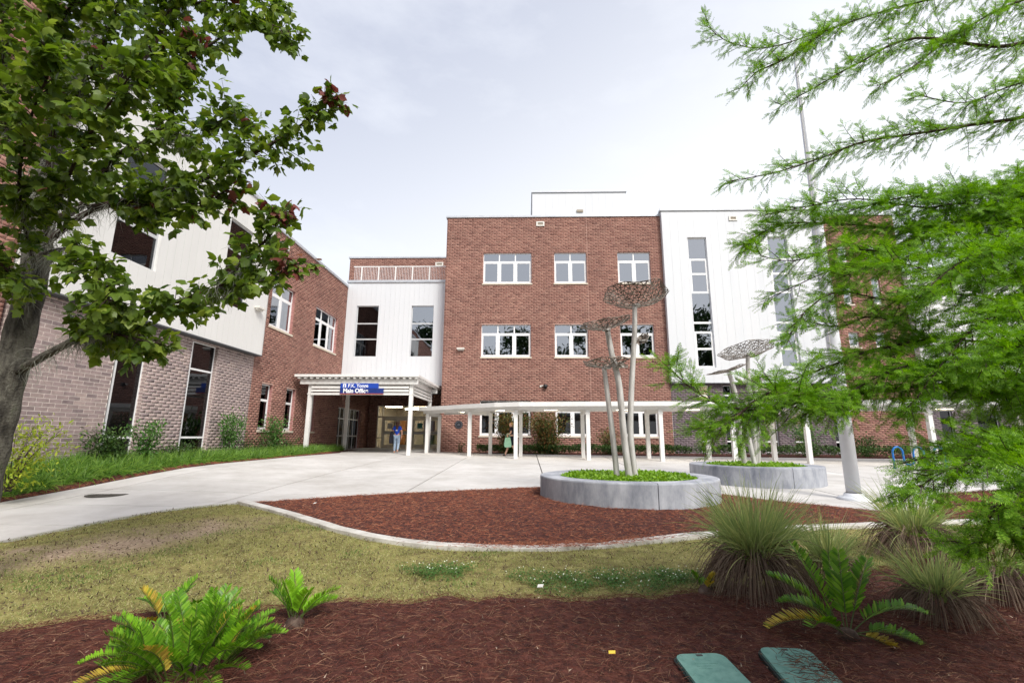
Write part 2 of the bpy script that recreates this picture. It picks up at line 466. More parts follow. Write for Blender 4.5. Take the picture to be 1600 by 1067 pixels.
class MB:
    """collects quads/boxes/tubes, builds one mesh"""
    def __init__(s):
        s.v, s.f = [], []
    def add(s, vs, fs):
        b = len(s.v)
        s.v.extend(vs)
        s.f.extend([tuple(i + b for i in f) for f in fs])
    def quad(s, a, b, c, d):
        s.add([a, b, c, d], [(0, 1, 2, 3)])
    def box(s, x0, x1, y0, y1, z0, z1, skip=()):
        vs = [(x0, y0, z0), (x1, y0, z0), (x1, y1, z0), (x0, y1, z0), (x0, y0, z1), (x1, y0, z1), (x1, y1, z1), (x0, y1, z1)]
        fs = [(3, 2, 1, 0), (4, 5, 6, 7), (0, 1, 5, 4), (2, 3, 7, 6), (1, 2, 6, 5), (3, 0, 4, 7)]
        names = ('-z', '+z', '-y', '+y', '+x', '-x')
        s.add(vs, [f for f, nme in zip(fs, names) if nme not in skip])
    def fbox(s, fr, u0, u1, d0, d1, z0, z1):
        vs = [fr(u, d, z) for z in (z0, z1) for u, d in ((u0, d0), (u1, d0), (u1, d1), (u0, d1))]
        s.add(vs, [(3, 2, 1, 0), (4, 5, 6, 7), (0, 1, 5, 4), (2, 3, 7, 6), (1, 2, 6, 5), (3, 0, 4, 7)])
    def tube(s, pts, radii, n=10, cap=True):
        pts = [Vector(p) for p in pts]
        b = len(s.v)
        up = Vector((0.3, 0.2, 1)).normalized()
        prev = None
        for i, p in enumerate(pts):
            t = (pts[min(i + 1, len(pts) - 1)] - pts[max(i - 1, 0)]).normalized()
            if prev is None:
                x = t.cross(Vector((0.137, 0.91, 0.2)))
                if x.length < 0.05: x = t.cross(Vector((1, 0, 0)))
                x.normalize()
            else:
                x = (prev - t * prev.dot(t)).normalized()
            prev = x
            y = t.cross(x)
            for k in range(n):
                a = 2 * PI * k / n
                q = p + (x * math.cos(a) + y * math.sin(a)) * radii[i]
                s.v.append(tuple(q))
        for i in range(len(pts) - 1):
            for k in range(n):
                k2 = (k + 1) % n
                s.f.append((b + i * n + k, b + i * n + k2, b + (i + 1) * n + k2, b + (i + 1) * n + k))
        if cap:
            s.f.append(tuple(b + k for k in range(n))[::-1])
            s.f.append(tuple(b + (len(pts) - 1) * n + k for k in range(n)))
    def lathe(s, c, prof, n=32):
        b = len(s.v)
        for r, z in prof:
            for k in range(n):
                a = 2 * PI * k / n
                s.v.append((c[0] + r * math.cos(a), c[1] + r * math.sin(a), c[2] + z))
        for i in range(len(prof) - 1):
            for k in range(n):
                k2 = (k + 1) % n
                s.f.append((b + i * n + k, b + i * n + k2, b + (i + 1) * n + k2, b + (i + 1) * n + k))
    def build(s, name, mat, parent=None, smooth=False, bevel=0.0):
        me = bpy.data.meshes.new(name)
        me.from_pydata(s.v, [], s.f)
        if smooth:
            me.polygons.foreach_set('use_smooth', [True] * len(me.polygons))
        me.update()
        o = link(name, me, parent, mat)
        if bevel:
            m = o.modifiers.new('bevel', 'BEVEL')
            m.width = bevel
            m.segments = 2
            m.limit_method = 'ANGLE'
        return o

def smoothstep(a, b, x):
    t = np.clip((np.asarray(x, dtype=float) - a) / (b - a), 0, 1)
    return t * t * (3 - 2 * t)

def ground(x, y):
    x = np.asarray(x, dtype=float)
    y = np.asarray(y, dtype=float)
    base = np.minimum(0.0273 * y, 0.66 + 0 * y)
    left = np.interp(y, [-30, 0, 5, 8.0, 9.5, 11.8, 14, 24, 60], [-0.3, 0.0, 0.13, 0.215, 0.29, 0.47, 0.61, 0.66, 0.66])
    w = smoothstep(-4.8, -9.2, x)
    z = base * (1 - w) + left * w
    bed = smoothstep(-9.75, -10.6, x) * (y > 6)
    return z + bed * np.clip(0.70 - z, 0, 0.3) * smoothstep(7, 11, y)

def fnoise(x, y, s=1.0, seed=0):
    """cheap smooth value noise from summed sines"""
    r = np.random.default_rng(seed)
    z = 0
    for k in range(7):
        a, b, p = r.uniform(0, 2 * PI, 3)
        f = s * r.uniform(0.6, 2.4)
        z = z + np.sin(f * (np.cos(a) * x + np.sin(a) * y) + p + 1.3 * np.sin(f * 0.7 * (np.sin(b) * x - np.cos(b) * y)))
    return z / 7.0

def frames(axis, nrm):
    """rotation matrices with local y = axis, local z close to nrm"""
    a = axis / (np.linalg.norm(axis, axis=1, keepdims=True) + 1e-9)
    x = np.cross(a, nrm)
    x /= (np.linalg.norm(x, axis=1, keepdims=True) + 1e-9)
    z = np.cross(x, a)
    return np.stack([x, a, z], axis=2)

def scatter(tv, tf, pos, rot, scale):
    tv = np.asarray(tv, float)
    tf = np.asarray(tf)
    n, k = len(pos), len(tv)
    sc = np.asarray(scale, float)
    sc = sc[:, None, None] if sc.ndim == 1 else sc[:, None, :]
    v = np.einsum('nij,nkj->nki', rot, tv[None] * sc) + np.asarray(pos)[:, None, :]
    f = tf[None] + (np.arange(n) * k)[:, None, None]
    return v.reshape(-1, 3), f.reshape(-1, tf.shape[1])

def rand_dirs(n):
    d = rng.normal(size=(n, 3))
    return d / np.linalg.norm(d, axis=1, keepdims=True)

def lawn_edge(x):      # front edge of the lawn: mulch lies nearer than this
    return np.interp(x, [-9, -5, -3.9, -3.3, -1.75, -0.1, 1.0, 1.7, 2.6, 3.6, 5, 8], [2.7, 3.2, 3.6, 3.95, 4.32, 4.52, 4.57, 4.8, 5.0, 5.4, 6.2, 7.0])
KERB = [(-5.5, 9.2), (-4.4, 8.38), (-3.36, 7.52), (-2.8, 7.03), (-2.25, 6.64), (-1.8, 6.38), (-1.37, 6.2), (-0.95, 6.1), (-0.5, 6.06), (0.3, 6.12), (0.8, 6.22), (1.28, 6.37), (2.33, 6.84), (3.8, 7.35), (5.66, 7.77), (8, 8.2), (13, 8.8), (20, 9.2)]
def kerb_y(x):
    return np.interp(x, [p[0] for p in KERB], [p[1] for p in KERB])
BED_FAR = [(-5.45, 9.22), (-4.76, 9.5), (-3.87, 10.07), (-2.81, 10.6), (-1.35, 11.2), (0.36, 11.85), (2.2, 12.0), (3.6, 11.7), (4.39, 10.8), (4.9, 10.15), (5.64, 9.55), (6.18, 9.1), (6.68, 8.85), (7.2, 8.95), (7.77, 9.6), (8.6, 10.6), (9.4, 11.4), (12, 12.3), (20, 12.6), (46, 12.6)]
def bedfar_y(x):
    return np.interp(x, [p[0] for p in BED_FAR], [p[1] for p in BED_FAR])
PLAZA = [(-9.72, -6), (-9.72, 8), (-9.7, 20), (-9.35, 23.9), (-10.2, 26.6), (-11.3, 27.8), (-11.3, 33.72), (-4.92, 33.72), (-4.92, 26.9), (-4.2, 26.4), (-2, 24.6), (1, 23.9), (6, 23.4), (12, 22.9), (20, 22.4), (46, 21.5)] + BED_FAR[::-1] + \
        [(-6.0, 8.76), (-6.38, 8.15), (-6.55, 7.4), (-6.64, 6.7), (-6.7, 6.1), (-6.8, 5.0), (-6.9, 2.0), (-6.9, -6)]
def in_poly(x, y, poly):
    x = np.asarray(x); y = np.asarray(y)
    c = np.zeros(x.shape, bool)
    n = len(poly)
    for i in range(n):
        x0, y0 = poly[i]; x1, y1 = poly[(i + 1) % n]
        if y0 == y1: continue
        c ^= ((y0 > y) != (y1 > y)) & (x < (x1 - x0) * (y - y0) / (y1 - y0) + x0)
    return c
# ================================================================ setting: ground, plaza, beds
def grid_sheet(name, xs, ys, zf, mat, attr=None, parent=None, keep=None):
    X, Y = np.meshgrid(xs, ys)
    Z = zf(X, Y)
    nx, ny = len(xs), len(ys)
    v = np.stack([X, Y, Z], -1).reshape(-1, 3)
    i = (np.arange(ny - 1)[:, None] * nx + np.arange(nx - 1)[None]).ravel()
    f = np.stack([i, i + 1, i + nx + 1, i + nx], 1)
    if keep is not None:
        cx, cy = v[f].mean(1)[:, 0], v[f].mean(1)[:, 1]
        f = f[keep(cx, cy)]
    me = mesh_np(name, v, f, smooth=True)
    if attr is not None:
        a = me.attributes.new('patch', 'FLOAT', 'POINT')
        a.data.foreach_set('value', np.asarray(attr(X, Y), dtype=np.float32).ravel())
    return link(name, me, parent, mat)

# lawn soil: olive thatch, brown litter, bare sand where the patch attribute says so
m, n, l, b = new_mat('lawn_thatch')
g = N(n, 'ShaderNodeNewGeometry')
no = N(n, 'ShaderNodeTexNoise'); no.inputs['Scale'].default_value = 5; no.inputs['Detail'].default_value = 10; no.inputs['Roughness'].default_value = 0.75
l.new(g.outputs['Position'], no.inputs['Vector'])
r1 = ramp(n, [(0.32, lin((84, 70, 50))), (0.45, lin((122, 112, 72))), (0.58, lin((148, 140, 88))), (0.72, lin((166, 158, 112)))])
l.new(no.outputs['Fac'], r1.inputs['Fac'])
n3 = N(n, 'ShaderNodeTexNoise'); n3.inputs['Scale'].default_value = 26; n3.inputs['Detail'].default_value = 8
l.new(g.outputs['Position'], n3.inputs['Vector'])
r2 = ramp(n, [(0.3, lin((126, 106, 88))), (0.55, lin((168, 148, 126))), (0.75, lin((190, 172, 148)))])
l.new(n3.outputs['Fac'], r2.inputs['Fac'])
at = N(n, 'ShaderNodeAttribute', attribute_name='patch')
mx = N(n, 'ShaderNodeMix', data_type='RGBA')
l.new(at.outputs['Fac'], mx.inputs['Factor']); l.new(r1.outputs['Color'], mx.inputs['A']); l.new(r2.outputs['Color'], mx.inputs['B'])
l.new(mx.outputs['Result'], b.inputs['Base Color'])
b.inputs['Roughness'].default_value = 0.95; b.inputs['Specular IOR Level'].default_value = 0.1
bp = N(n, 'ShaderNodeBump'); bp.inputs['Strength'].default_value = 0.7; bp.inputs['Distance'].default_value = 0.02
l.new(n3.outputs['Fac'], bp.inputs['Height']); l.new(bp.outputs['Normal'], b.inputs['Normal'])
MAT['lawn'] = m

def sand_mask(x, y):
    # worn strip beside the path
    d = np.abs((x + 5.15) * 0.80 + (y - 6.3) * -0.45) 
    along = smoothstep(3.4, 4.6, y) * smoothstep(8.4, 7.2, y)
    e = 1 - smoothstep(0.25, 0.95, d + 0.35 * fnoise(x, y, 3.0, 5))
    return np.clip(e * along, 0, 1) * smoothstep(-3.4, -4.6, x + 0.5 * fnoise(x, y, 2.0, 9)) * (0.55 + 0.45 * smoothstep(-0.3, 0.3, fnoise(x, y, 4.5, 12)))

far = np.array([-600, -300, -150, -80, -45])
tag(grid_sheet('ground', np.concatenate([far, np.linspace(-30, 46, 77), -far]), np.concatenate([far, np.linspace(-30, 60, 91), -far[::-1] + 40]) if False else np.concatenate([far, np.linspace(-30, 60, 91), [90, 150, 300, 600]]),
               lambda X, Y: ground(X, np.clip(Y, -8, 60)) - 0.22, surf('far_soil', [lin((92, 88, 56)), lin((120, 112, 74))], 0.6, 0.95, 0.2)), kind='structure')

def lawn_z(X, Y):
    z = ground(X, Y) + 0.012 * fnoise(X, Y, 4, 1)
    inside = in_poly(X - 0.0, Y, PLAZA)
    z = z - 0.03 - 0.13 * inside
    bed = (Y > kerb_y(X) + 0.12) & (X > -5.4)
    return z - 0.1 * bed
lawn = grid_sheet('lawn', np.arange(-7.6, 13, 0.07), np.arange(1.0, 10.2, 0.07), lawn_z, 'lawn', attr=sand_mask)
tag(lawn, kind='structure')

def front_mulch_z(X, Y):
    s = lawn_edge(X) - Y + 0.14 * fnoise(X, Y, 6, 3)
    return ground(X, Y) - 0.03 + np.clip(s * 0.35, -0.09, 0.05) + 0.016 * fnoise(X, Y, 7, 4) + 0.012 * fnoise(X, Y, 19, 8)
fm = grid_sheet('mulch_bed', np.arange(-7.6, 9, 0.06), np.arange(0.2, 7.4, 0.06), front_mulch_z, 'mulch')
tag(fm, kind='structure')

def berm(X, Y):
    return 0.07 * np.exp(-((X - 1.6) ** 2 / 9 + (Y - 9.0) ** 2 / 4))
def bed_mulch_z(X, Y):
    s = np.minimum(Y - kerb_y(X) - 0.17, bedfar_y(X) - Y)
    return ground(X, Y) - 0.02 + np.clip(s * 0.3, -0.12, 0.03) + berm(X, Y) * smoothstep(0.0, 1.2, s) + 0.012 * fnoise(X, Y, 8, 6)
bm_ = grid_sheet('mulch_bed', np.arange(-5.5, 16, 0.08), np.arange(5.9, 12.8, 0.08), bed_mulch_z, 'mulch', keep=lambda x, y: (y > kerb_y(x) - 0.05) & (y < bedfar_y(x) + 0.1))
tag(bm_, kind='structure')
lb = grid_sheet('mulch_bed', np.arange(-11.5, -9.0, 0.12), np.arange(2, 28, 0.15), lambda X, Y: ground(X, Y) - 0.025 + np.clip((-9.74 - X) * 0.4, -0.1, 0.05) + 0.012 * fnoise(X, Y, 8, 6), 'mulch')
tag(lb, kind='structure')
fb = grid_sheet('mulch_bed', np.arange(-5.0, 46, 0.3), np.arange(21, 27.5, 0.3), lambda X, Y: ground(X, Y) + 0.012 * fnoise(X, Y, 8, 6) - 0.02 - 0.2 * in_poly(X, Y, PLAZA), 'mulch')
tag(fb, kind='structure')

# plaza: joint bed plus single slabs clipped to its outline
def clip_rect(poly, x0, x1, y0, y1):
    def cut(P, ax, val, keep_less):
        out = []
        for i in range(len(P)):
            a, c = P[i], P[(i + 1) % len(P)]
            ia = (a[ax] <= val) if keep_less else (a[ax] >= val)
            ic = (c[ax] <= val) if keep_less else (c[ax] >= val)
            if ia: out.append(a)
            if ia != ic:
                t = (val - a[ax]) / (c[ax] - a[ax])
                out.append((a[0] + t * (c[0] - a[0]), a[1] + t * (c[1] - a[1])))
        return out
    for ax, val, kl in ((0, x0, False), (0, x1, True), (1, y0, False), (1, y1, True)):
        if not poly: return []
        poly = cut(poly, ax, val, kl)
    return poly
def area(P):
    return 0.5 * abs(sum(P[i][0] * P[(i + 1) % len(P)][1] - P[(i + 1) % len(P)][0] * P[i][1] for i in range(len(P))))
plaza = grid_sheet('plaza', np.arange(-11.3, 46.1, 0.4), np.arange(-6, 33.8, 0.4), lambda X, Y: ground(X, Y) - 0.035 - 0.0 * X, 'joint', keep=lambda x, y: in_poly(x, y, PLAZA) & in_poly(x + 0.3, y, PLAZA) & in_poly(x - 0.3, y, PLAZA) & in_poly(x, y + 0.3, PLAZA) & in_poly(x, y - 0.3, PLAZA))
tag(plaza, kind='structure')
GX = [-12.0, -8.9, -5.8, -2.65, 0.5, 3.65, 6.8, 9.95, 13.1, 16.25, 19.4, 25.7, 32, 46]
GY = [-6, -2.5, 0.7, 3.9, 5.5, 7.1, 8.7, 10.3, 11.9, 13.5, 15.1, 16.7, 18.3, 19.9, 21.5, 23.1, 24.7, 26.3, 27.9, 30.0, 31.6, 33.72]
for i in range(len(GX) - 1):
    for j in range(len(GY) - 1):
        P = clip_rect(PLAZA, GX[i] + 0.017, GX[i + 1] - 0.017, GY[j] + 0.009, GY[j + 1] - 0.009)
        if len(P) < 3 or area(P) < 0.02: continue
        Q = [P[0]]
        for p in P[1:]:
            if math.hypot(p[0] - Q[-1][0], p[1] - Q[-1][1]) > 0.01: Q.append(p)
        if math.hypot(Q[0][0] - Q[-1][0], Q[0][1] - Q[-1][1]) < 0.01: Q.pop()
        if len(Q) < 3: continue
        # densify so the slab follows the fall of the ground
        D = []
        for k in range(len(Q)):
            a, c = Q[k], Q[(k + 1) % len(Q)]
            m_ = max(1, int(math.hypot(c[0] - a[0], c[1] - a[1]) / 0.8))
            D += [(a[0] + (c[0] - a[0]) * t / m_, a[1] + (c[1] - a[1]) * t / m_) for t in range(m_)]
        bm = bmesh.new()
        top = [bm.verts.new((x, y, float(ground(x, y)))) for x, y in D]
        bot = [bm.verts.new((x, y, float(ground(x, y)) - 0.12)) for x, y in D]
        try:
            bm.faces.new(top)
        except ValueError:
            bm.free(); continue
        for k in range(len(D)):
            k2 = (k + 1) % len(D)
            bm.faces.new((top[k], bot[k], bot[k2], top[k2]))
        bmesh.ops.triangulate(bm, faces=[f for f in bm.faces if len(f.verts) > 4])
        me = bpy.data.meshes.new('paving_slab')
        bm.to_mesh(me); bm.free()
        link('paving_slab', me, plaza, 'paving')

# mow strip
k = MB()
pts = []
for a in range(len(KERB) - 1):
    for t in range(6):
        pts.append((KERB[a][0] + (KERB[a + 1][0] - KERB[a][0]) * t / 6, KERB[a][1] + (KERB[a + 1][1] - KERB[a][1]) * t / 6))
prof = []
for i, p in enumerate(pts):
    q0, q1 = pts[max(0, i - 1)], pts[min(len(pts) - 1, i + 1)]
    tx, ty = q1[0] - q0[0], q1[1] - q0[1]
    L = math.hypot(tx, ty)
    nx, ny = -ty / L, tx / L
    w = 0.17
    z = float(ground(*p)) + 0.028 + 0.002 * math.sin(i * 0.9)
    if -0.6 < p[0] < 1.2: z -= 0.010 + 0.008 * math.sin(i * 0.63)
    prof.append([(p[0], p[1], z - 0.12), (p[0], p[1], z - 0.008), (p[0] + nx * 0.01, p[1] + ny * 0.01, z), (p[0] + nx * (w - 0.01), p[1] + ny * (w - 0.01), z), (p[0] + nx * w, p[1] + ny * w, z - 0.01), (p[0] + nx * w, p[1] + ny * w, z - 0.12)])
for pr in prof: k.v.extend(pr)
for i in range(len(prof) - 1):
    for j in range(5):
        k.f.append((i * 6 + j, (i + 1) * 6 + j, (i + 1) * 6 + j + 1, i * 6 + j + 1))
tag(k.build('kerb', 'kerb'), kind='structure')

# ================================================================ buildings
YF, XL = 27.2, -11.3
FRONT = lambda Y: (lambda u, d, z: (u, Y - d, z))          # wall facing the camera
SIDE = lambda X: (lambda u, d, z: (X + d, u, z))           # wall of the left wing, facing +X

def cells(u0, u1, z0, z1, holes):
    us = sorted({u0, u1} | {min(max(h[i], u0), u1) for h in holes for i in (0, 1)})
    zs = sorted({z0, z1} | {min(max(h[i], z0), z1) for h in holes for i in (2, 3)})
    for i in range(len(us) - 1):
        for j in range(len(zs) - 1):
            cu, cz = (us[i] + us[i + 1]) / 2, (zs[j] + zs[j + 1]) / 2
            if not any(h[0] < cu < h[1] and h[2] < cz < h[3] for h in holes):
                yield us[i], us[i + 1], zs[j], zs[j + 1]

BL, BH, JT = 0.305, 0.1016, 0.014
def brick_template(fr_axes):
    pass
def brick_wall(parent, fr, u0, u1, z0, z1, holes, brick, mortar, singles=0, near=None, reveal=0.14, seed=0):
    """mortar backing + one proud brick for every brick; the nearest `singles` are objects of their own"""
    rr = np.random.default_rng(seed)
    w = MB()
    for a, b_, c, d in cells(u0, u1, z0, z1, holes):
        w.quad(fr(a, -0.005, c), fr(b_, -0.005, c), fr(b_, -0.005, d), fr(a, -0.005, d))
    wall = w.build('wall', mortar, parent)
    for h in holes:
        w2 = MB()
        a, b_, c, d = max(h[0], u0), min(h[1], u1), max(h[2], z0), min(h[3], z1)
        q = -0.005
        w2.quad(fr(a, q, c), fr(a, -reveal - .06, c), fr(a, -reveal - .06, d), fr(a, q, d))
        w2.quad(fr(b_, q, c), fr(b_, -reveal - .06, c), fr(b_, -reveal - .06, d), fr(b_, q, d))
        w2.quad(fr(a, q, d), fr(b_, q, d), fr(b_, -reveal - .06, d), fr(a, -reveal - .06, d))
        w2.quad(fr(a, q, c), fr(b_, q, c), fr(b_, -reveal - .06, c), fr(a, -reveal - .06, c))
        w2.build('window_reveal', brick + '_tex', parent)
    rows = int(math.ceil((z1 - z0) / BH))
    B = []
    for r in range(rows):
        za, zb = z0 + r * BH + JT / 2, min(z0 + (r + 1) * BH - JT / 2, z1)
        if zb - za < 0.02: continue
        segs = [(u0, u1)]
        for h in holes:
            if h[2] < zb - 0.02 and h[3] > za + 0.02:
                ns = []
                for s0, s1 in segs:
                    if h[1] <= s0 or h[0] >= s1: ns.append((s0, s1)); continue
                    if h[0] > s0: ns.append((s0, h[0]))
                    if h[1] < s1: ns.append((h[1], s1))
                segs = ns
        off = (r % 2) * BL / 2
        for s0, s1 in segs:
            k0 = math.floor((s0 - u0 - off) / BL)
            u = u0 + off + k0 * BL
            while u < s1:
                a, b_ = max(u + JT / 2, s0), min(u + BL - JT / 2, s1)
                if b_ - a > 0.03: B.append((a, b_, za, zb))
                u += BL
        # reveal bricks (headers on the jambs)
    B = np.array(B)
    order = np.arange(len(B))
    ns = 0
    if singles:
        order = np.argsort((B[:, 0] - near[0]) ** 2 + ((B[:, 2] - near[1])) ** 2)
        ns = min(singles, len(B))
    cache = {}
    for i in order[:ns]:
        a, b_, za, zb = B[i]
        kk = (round(b_ - a, 2), round(zb - za, 3))
        if kk not in cache:
            t = MB()
            t.fbox(lambda u, d, z: tuple(np.subtract(fr(u, d, z), fr(0, 0, 0))), -(b_ - a) / 2, (b_ - a) / 2, -0.005, 0.0, -(zb - za) / 2, (zb - za) / 2)
            me = bpy.data.meshes.new('brick')
            me.from_pydata(t.v, [], t.f)
            me.materials.append(MAT[brick])
            cache[kk] = me
        o = bpy.data.objects.new('brick', cache[kk])
        o.location = fr((a + b_) / 2, rr.uniform(-0.0015, 0.0015), (za + zb) / 2)
        COL.objects.link(o)
        o.parent = wall
    rest = B[order[ns:]]
    if len(rest):
        n_ = len(rest)
        j = rr.uniform(-0.0015, 0.0015, n_)
        V = np.empty((n_, 8, 3))
        c = 0
        for d in (0, 1):
            for uu, zz in ((0, 2), (1, 2), (1, 3), (0, 3)):
                dd = (-0.005 + 0 * j) if d == 0 else j
                x = fr(rest[:, uu], dd, rest[:, zz])
                V[:, c, 0], V[:, c, 1], V[:, c, 2] = x
                c += 1
        tf = np.array([(4, 5, 6, 7), (0, 1, 5, 4), (1, 2, 6, 5), (2, 3, 7, 6), (3, 0, 4, 7)])
        F = (tf[None] + (np.arange(n_) * 8)[:, None, None]).reshape(-1, 4)
        o = link('brickwork', mesh_np('brickwork', V.reshape(-1, 3), F), wall, brick)
        tag(o, kind='stuff')
    return wall

def panel_wall(parent, fr, u0, u1, z0, z1, holes, pitch, mat, thick=0.05, reveal=0.12):
    """single vertical metal pans with recessed seams over a backing"""
    w = MB()
    for a, b_, c, d in cells(u0, u1, z0, z1, holes):
        w.quad(fr(a, -0.012, c), fr(b_, -0.012, c), fr(b_, -0.012, d), fr(a, -0.012, d))
    wall = w.build('wall', 'seam', parent)
    for h in holes:
        rv = MB()
        a, b_, c, d = h
        for q in ((fr(a, 0, c), fr(a, -reveal, c), fr(a, -reveal, d), fr(a, 0, d)), (fr(b_, 0, c), fr(b_, -reveal, c), fr(b_, -reveal, d), fr(b_, 0, d)),
                  (fr(a, 0, d), fr(b_, 0, d), fr(b_, -reveal, d), fr(a, -reveal, d)), (fr(a, 0, c), fr(b_, 0, c), fr(b_, -reveal, c), fr(a, -reveal, c))):
            rv.quad(*q)
        rv.build('window_reveal', mat, parent)
    u = u0
    while u < u1 - 0.02:
        e = min(u + pitch, u1)
        for a, b_, c, d in cells(u + 0.003, e - 0.003, z0, z1, [h for h in holes if h[0] < e and h[1] > u]):
            if b_ - a < 0.004: continue
            p = MB()
            p.fbox(fr, a, b_, -0.012, 0.0, c, d)
            p.build('metal_panel', mat, wall)
        u = e
    return wall

def window(parent, fr, u0, u1, z0, z1, panes, frame='white_frame', glass='glass', depth=0.12, blind=None, sill=True, room=True, flip=False, lamp=False, roommat='room', roomdepth=2.2):
    """panes: list of (u0,u1,z0,z1); frame fills the rest; every pane, the sill, the blind is its own piece"""
    f = MB()
    for a, b_, c, d in cells(u0, u1, z0, z1, panes):
        f.fbox(fr, a, b_, -depth - 0.05, -depth, c, d)
    wo = f.build('window', frame, parent)
    for a, b_, c, d in panes:
        p = MB()
        p.quad(fr(a, -depth - 0.02, c), fr(b_, -depth - 0.02, c), fr(b_, -depth - 0.02, d), fr(a, -depth - 0.02, d))
        p.build('pane', glass, wo)
    if sill:
        s = MB()
        s.fbox(fr, u0 - 0.05, u1 + 0.05, -depth, 0.045, z0 - 0.09, z0 - 0.002)
        s.build('sill', 'sill', wo, bevel=0.006)
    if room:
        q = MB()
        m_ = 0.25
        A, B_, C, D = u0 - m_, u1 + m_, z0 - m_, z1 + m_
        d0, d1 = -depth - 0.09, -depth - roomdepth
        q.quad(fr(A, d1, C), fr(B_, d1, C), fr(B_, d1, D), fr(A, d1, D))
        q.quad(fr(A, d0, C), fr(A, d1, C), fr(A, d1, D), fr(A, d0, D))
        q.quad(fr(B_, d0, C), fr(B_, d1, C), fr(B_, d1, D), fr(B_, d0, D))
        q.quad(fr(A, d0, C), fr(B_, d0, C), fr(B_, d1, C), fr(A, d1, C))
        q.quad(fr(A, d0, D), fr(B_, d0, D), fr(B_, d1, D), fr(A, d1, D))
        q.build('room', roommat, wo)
    if blind:
        q = MB()
        q.fbox(fr, u0 + 0.04, u1 - 0.04, -depth - 0.16, -depth - 0.15, blind, z1 - 0.02)
        q.build('roller_blind', 'blind', wo)
    if lamp:
        q = MB()
        um = (u0 + u1) / 2
        q.fbox(fr, um - 0.5, um + 0.5, -depth - 1.2, -depth - 1.0, lamp, lamp + 0.04)
        q.build('ceiling_lamp', 'lamp_dim', wo)
    return wo

def casement(u0, u1, z0, z1, n, tf=0.29):
    """fixed lights over casements: thin frames above, broad sashes below"""
    H = z1 - z0
    zt = z1 - H * tf
    P = []
    w = (u1 - u0) / n
    for k_ in range(n):
        a = u0 + k_ * w
        P.append((a + 0.035, a + w - 0.035, zt + 0.05, z1 - 0.055))
        P.append((a + 0.115, a + w - 0.115, z0 + 0.14, zt - 0.10))
    return P

def splits(u0, u1, zs, m=0.045, um=None):
    us = [u0] + (um or []) + [u1]
    return [(us[i] + m, us[i + 1] - m, zs[j] + m, zs[j + 1] - m) for i in range(len(us) - 1) for j in range(len(zs) - 1)]

def coping(parent, x0, x1, y0, y1, z, h=0.14, name='coping'):
    c = MB(); c.box(x0, x1, y0, y1, z, z + h)
    return c.build(name, 'coping', parent, bevel=0.01)

def core(parent, x0, x1, y0, y1, z0, z1, skip, mat, roof=True):
    c = MB(); c.box(x0, x1, y0, y1, z0, z1, skip=skip + ('+z', '-z'))
    c.build('side_wall', mat, parent)
    if roof:
        r = MB(); r.quad((x0, y0, z1 - 0.25), (x1, y0, z1 - 0.25), (x1, y1, z1 - 0.25), (x0, y1, z1 - 0.25))
        r.build('roof', 'roof', parent)

def wall_lamp(parent, fr, u, z, w=0.45):
    m_ = MB(); m_.fbox(fr, u - w / 2, u + w / 2, 0.0, 0.22, z, z + 0.09); m_.fbox(fr, u - w / 2 + .04, u + w / 2 - .04, 0.0, 0.15, z - 0.06, z + 0.0)
    return m_.build('wall_lamp', 'fixture', parent, bevel=0.01)

def scupper(parent, fr, u, z, w=0.5, h=0.3):
    m_ = MB()
    for a, b_, c, d in cells(u - w / 2, u + w / 2, z, z + h, [(u - w / 2 + .09, u + w / 2 - .09, z + .07, z + h - .07)]):
        m_.fbox(fr, a, b_, 0.0, 0.06, c, d)
    o = m_.build('roof_scupper', 'fixture', parent)
    q = MB(); q.fbox(fr, u - w / 2 + .09, u + w / 2 - .09, 0.0, 0.02, z + .07, z + h - .07)
    q.build('scupper_opening', 'vent_grey', o)
    return o

Z0 = 0.60
# ---- central red brick block
cb = thing('school_building', 'three storey red brick block with white casement windows behind the covered walkway', 'building', (1.7, YF, Z0))
cb.location = (0, 0, 0)
fr = FRONT(YF)
CW = [(-2.62, 0.33, 10.62, 12.60, 3, 11.5, 'glass'), (1.72, 3.68, 10.62, 12.60, 2, 11.5, 'glass'), (5.57, 7.54, 10.62, 12.60, 2, None, 'glass'),
      (-2.66, 0.28, 6.10, 8.07, 3, None, 'glass'), (1.70, 3.65, 6.10, 8.07, 2, None, 'glass'), (5.55, 7.53, 6.10, 8.07, 2, None, 'glass'),
      (-2.66, 0.27, 1.56, 3.55, 3, None, 'dark_glass'), (1.69, 3.63, 1.56, 3.55, 2, None, 'dark_glass'), (5.56, 7.52, 1.56, 3.55, 2, None, 'dark_glass')]
holes = [(w_[0], w_[1], w_[2], w_[3]) for w_ in CW]
brick_wall(cb, fr, -4.92, 8.3, Z0 - 0.1, 14.92, holes, 'red_brick', 'red_mortar', seed=1)
for i, (a, b_, c, d, nc, bl, gl) in enumerate(CW):
    window(cb, fr, a, b_, c, d, casement(a, b_, c, d, nc), glass=gl, blind=bl, lamp=(d + 0.1 if i in (7,) else False))
coping(cb, -5.0, 8.25, YF - 0.06, YF + 0.35, 14.92, 0.13)
core(cb, -4.92, 8.3, YF, 44, Z0 - 0.3, 14.92, ('-y',), 'red_brick_tex')
scupper(cb, fr, 0.89, 14.32)
wall_lamp(cb, fr, -3.85, 6.53)
jt = MB(); jt.fbox(fr, 3.725, 3.741, -0.012, 0.002, 3.1, 14.9); jt.build('control_joint', 'red_mortar', cb)
sc_ = MB(); sc_.fbox(fr, 0.80, 0.90, 0, 0.05, 4.33, 4.43); sc_.fbox(fr, 0.9, 1.05, 0.03, 0.08, 4.38, 4.44)
so = sc_.build('security_camera', 'fixture', cb)
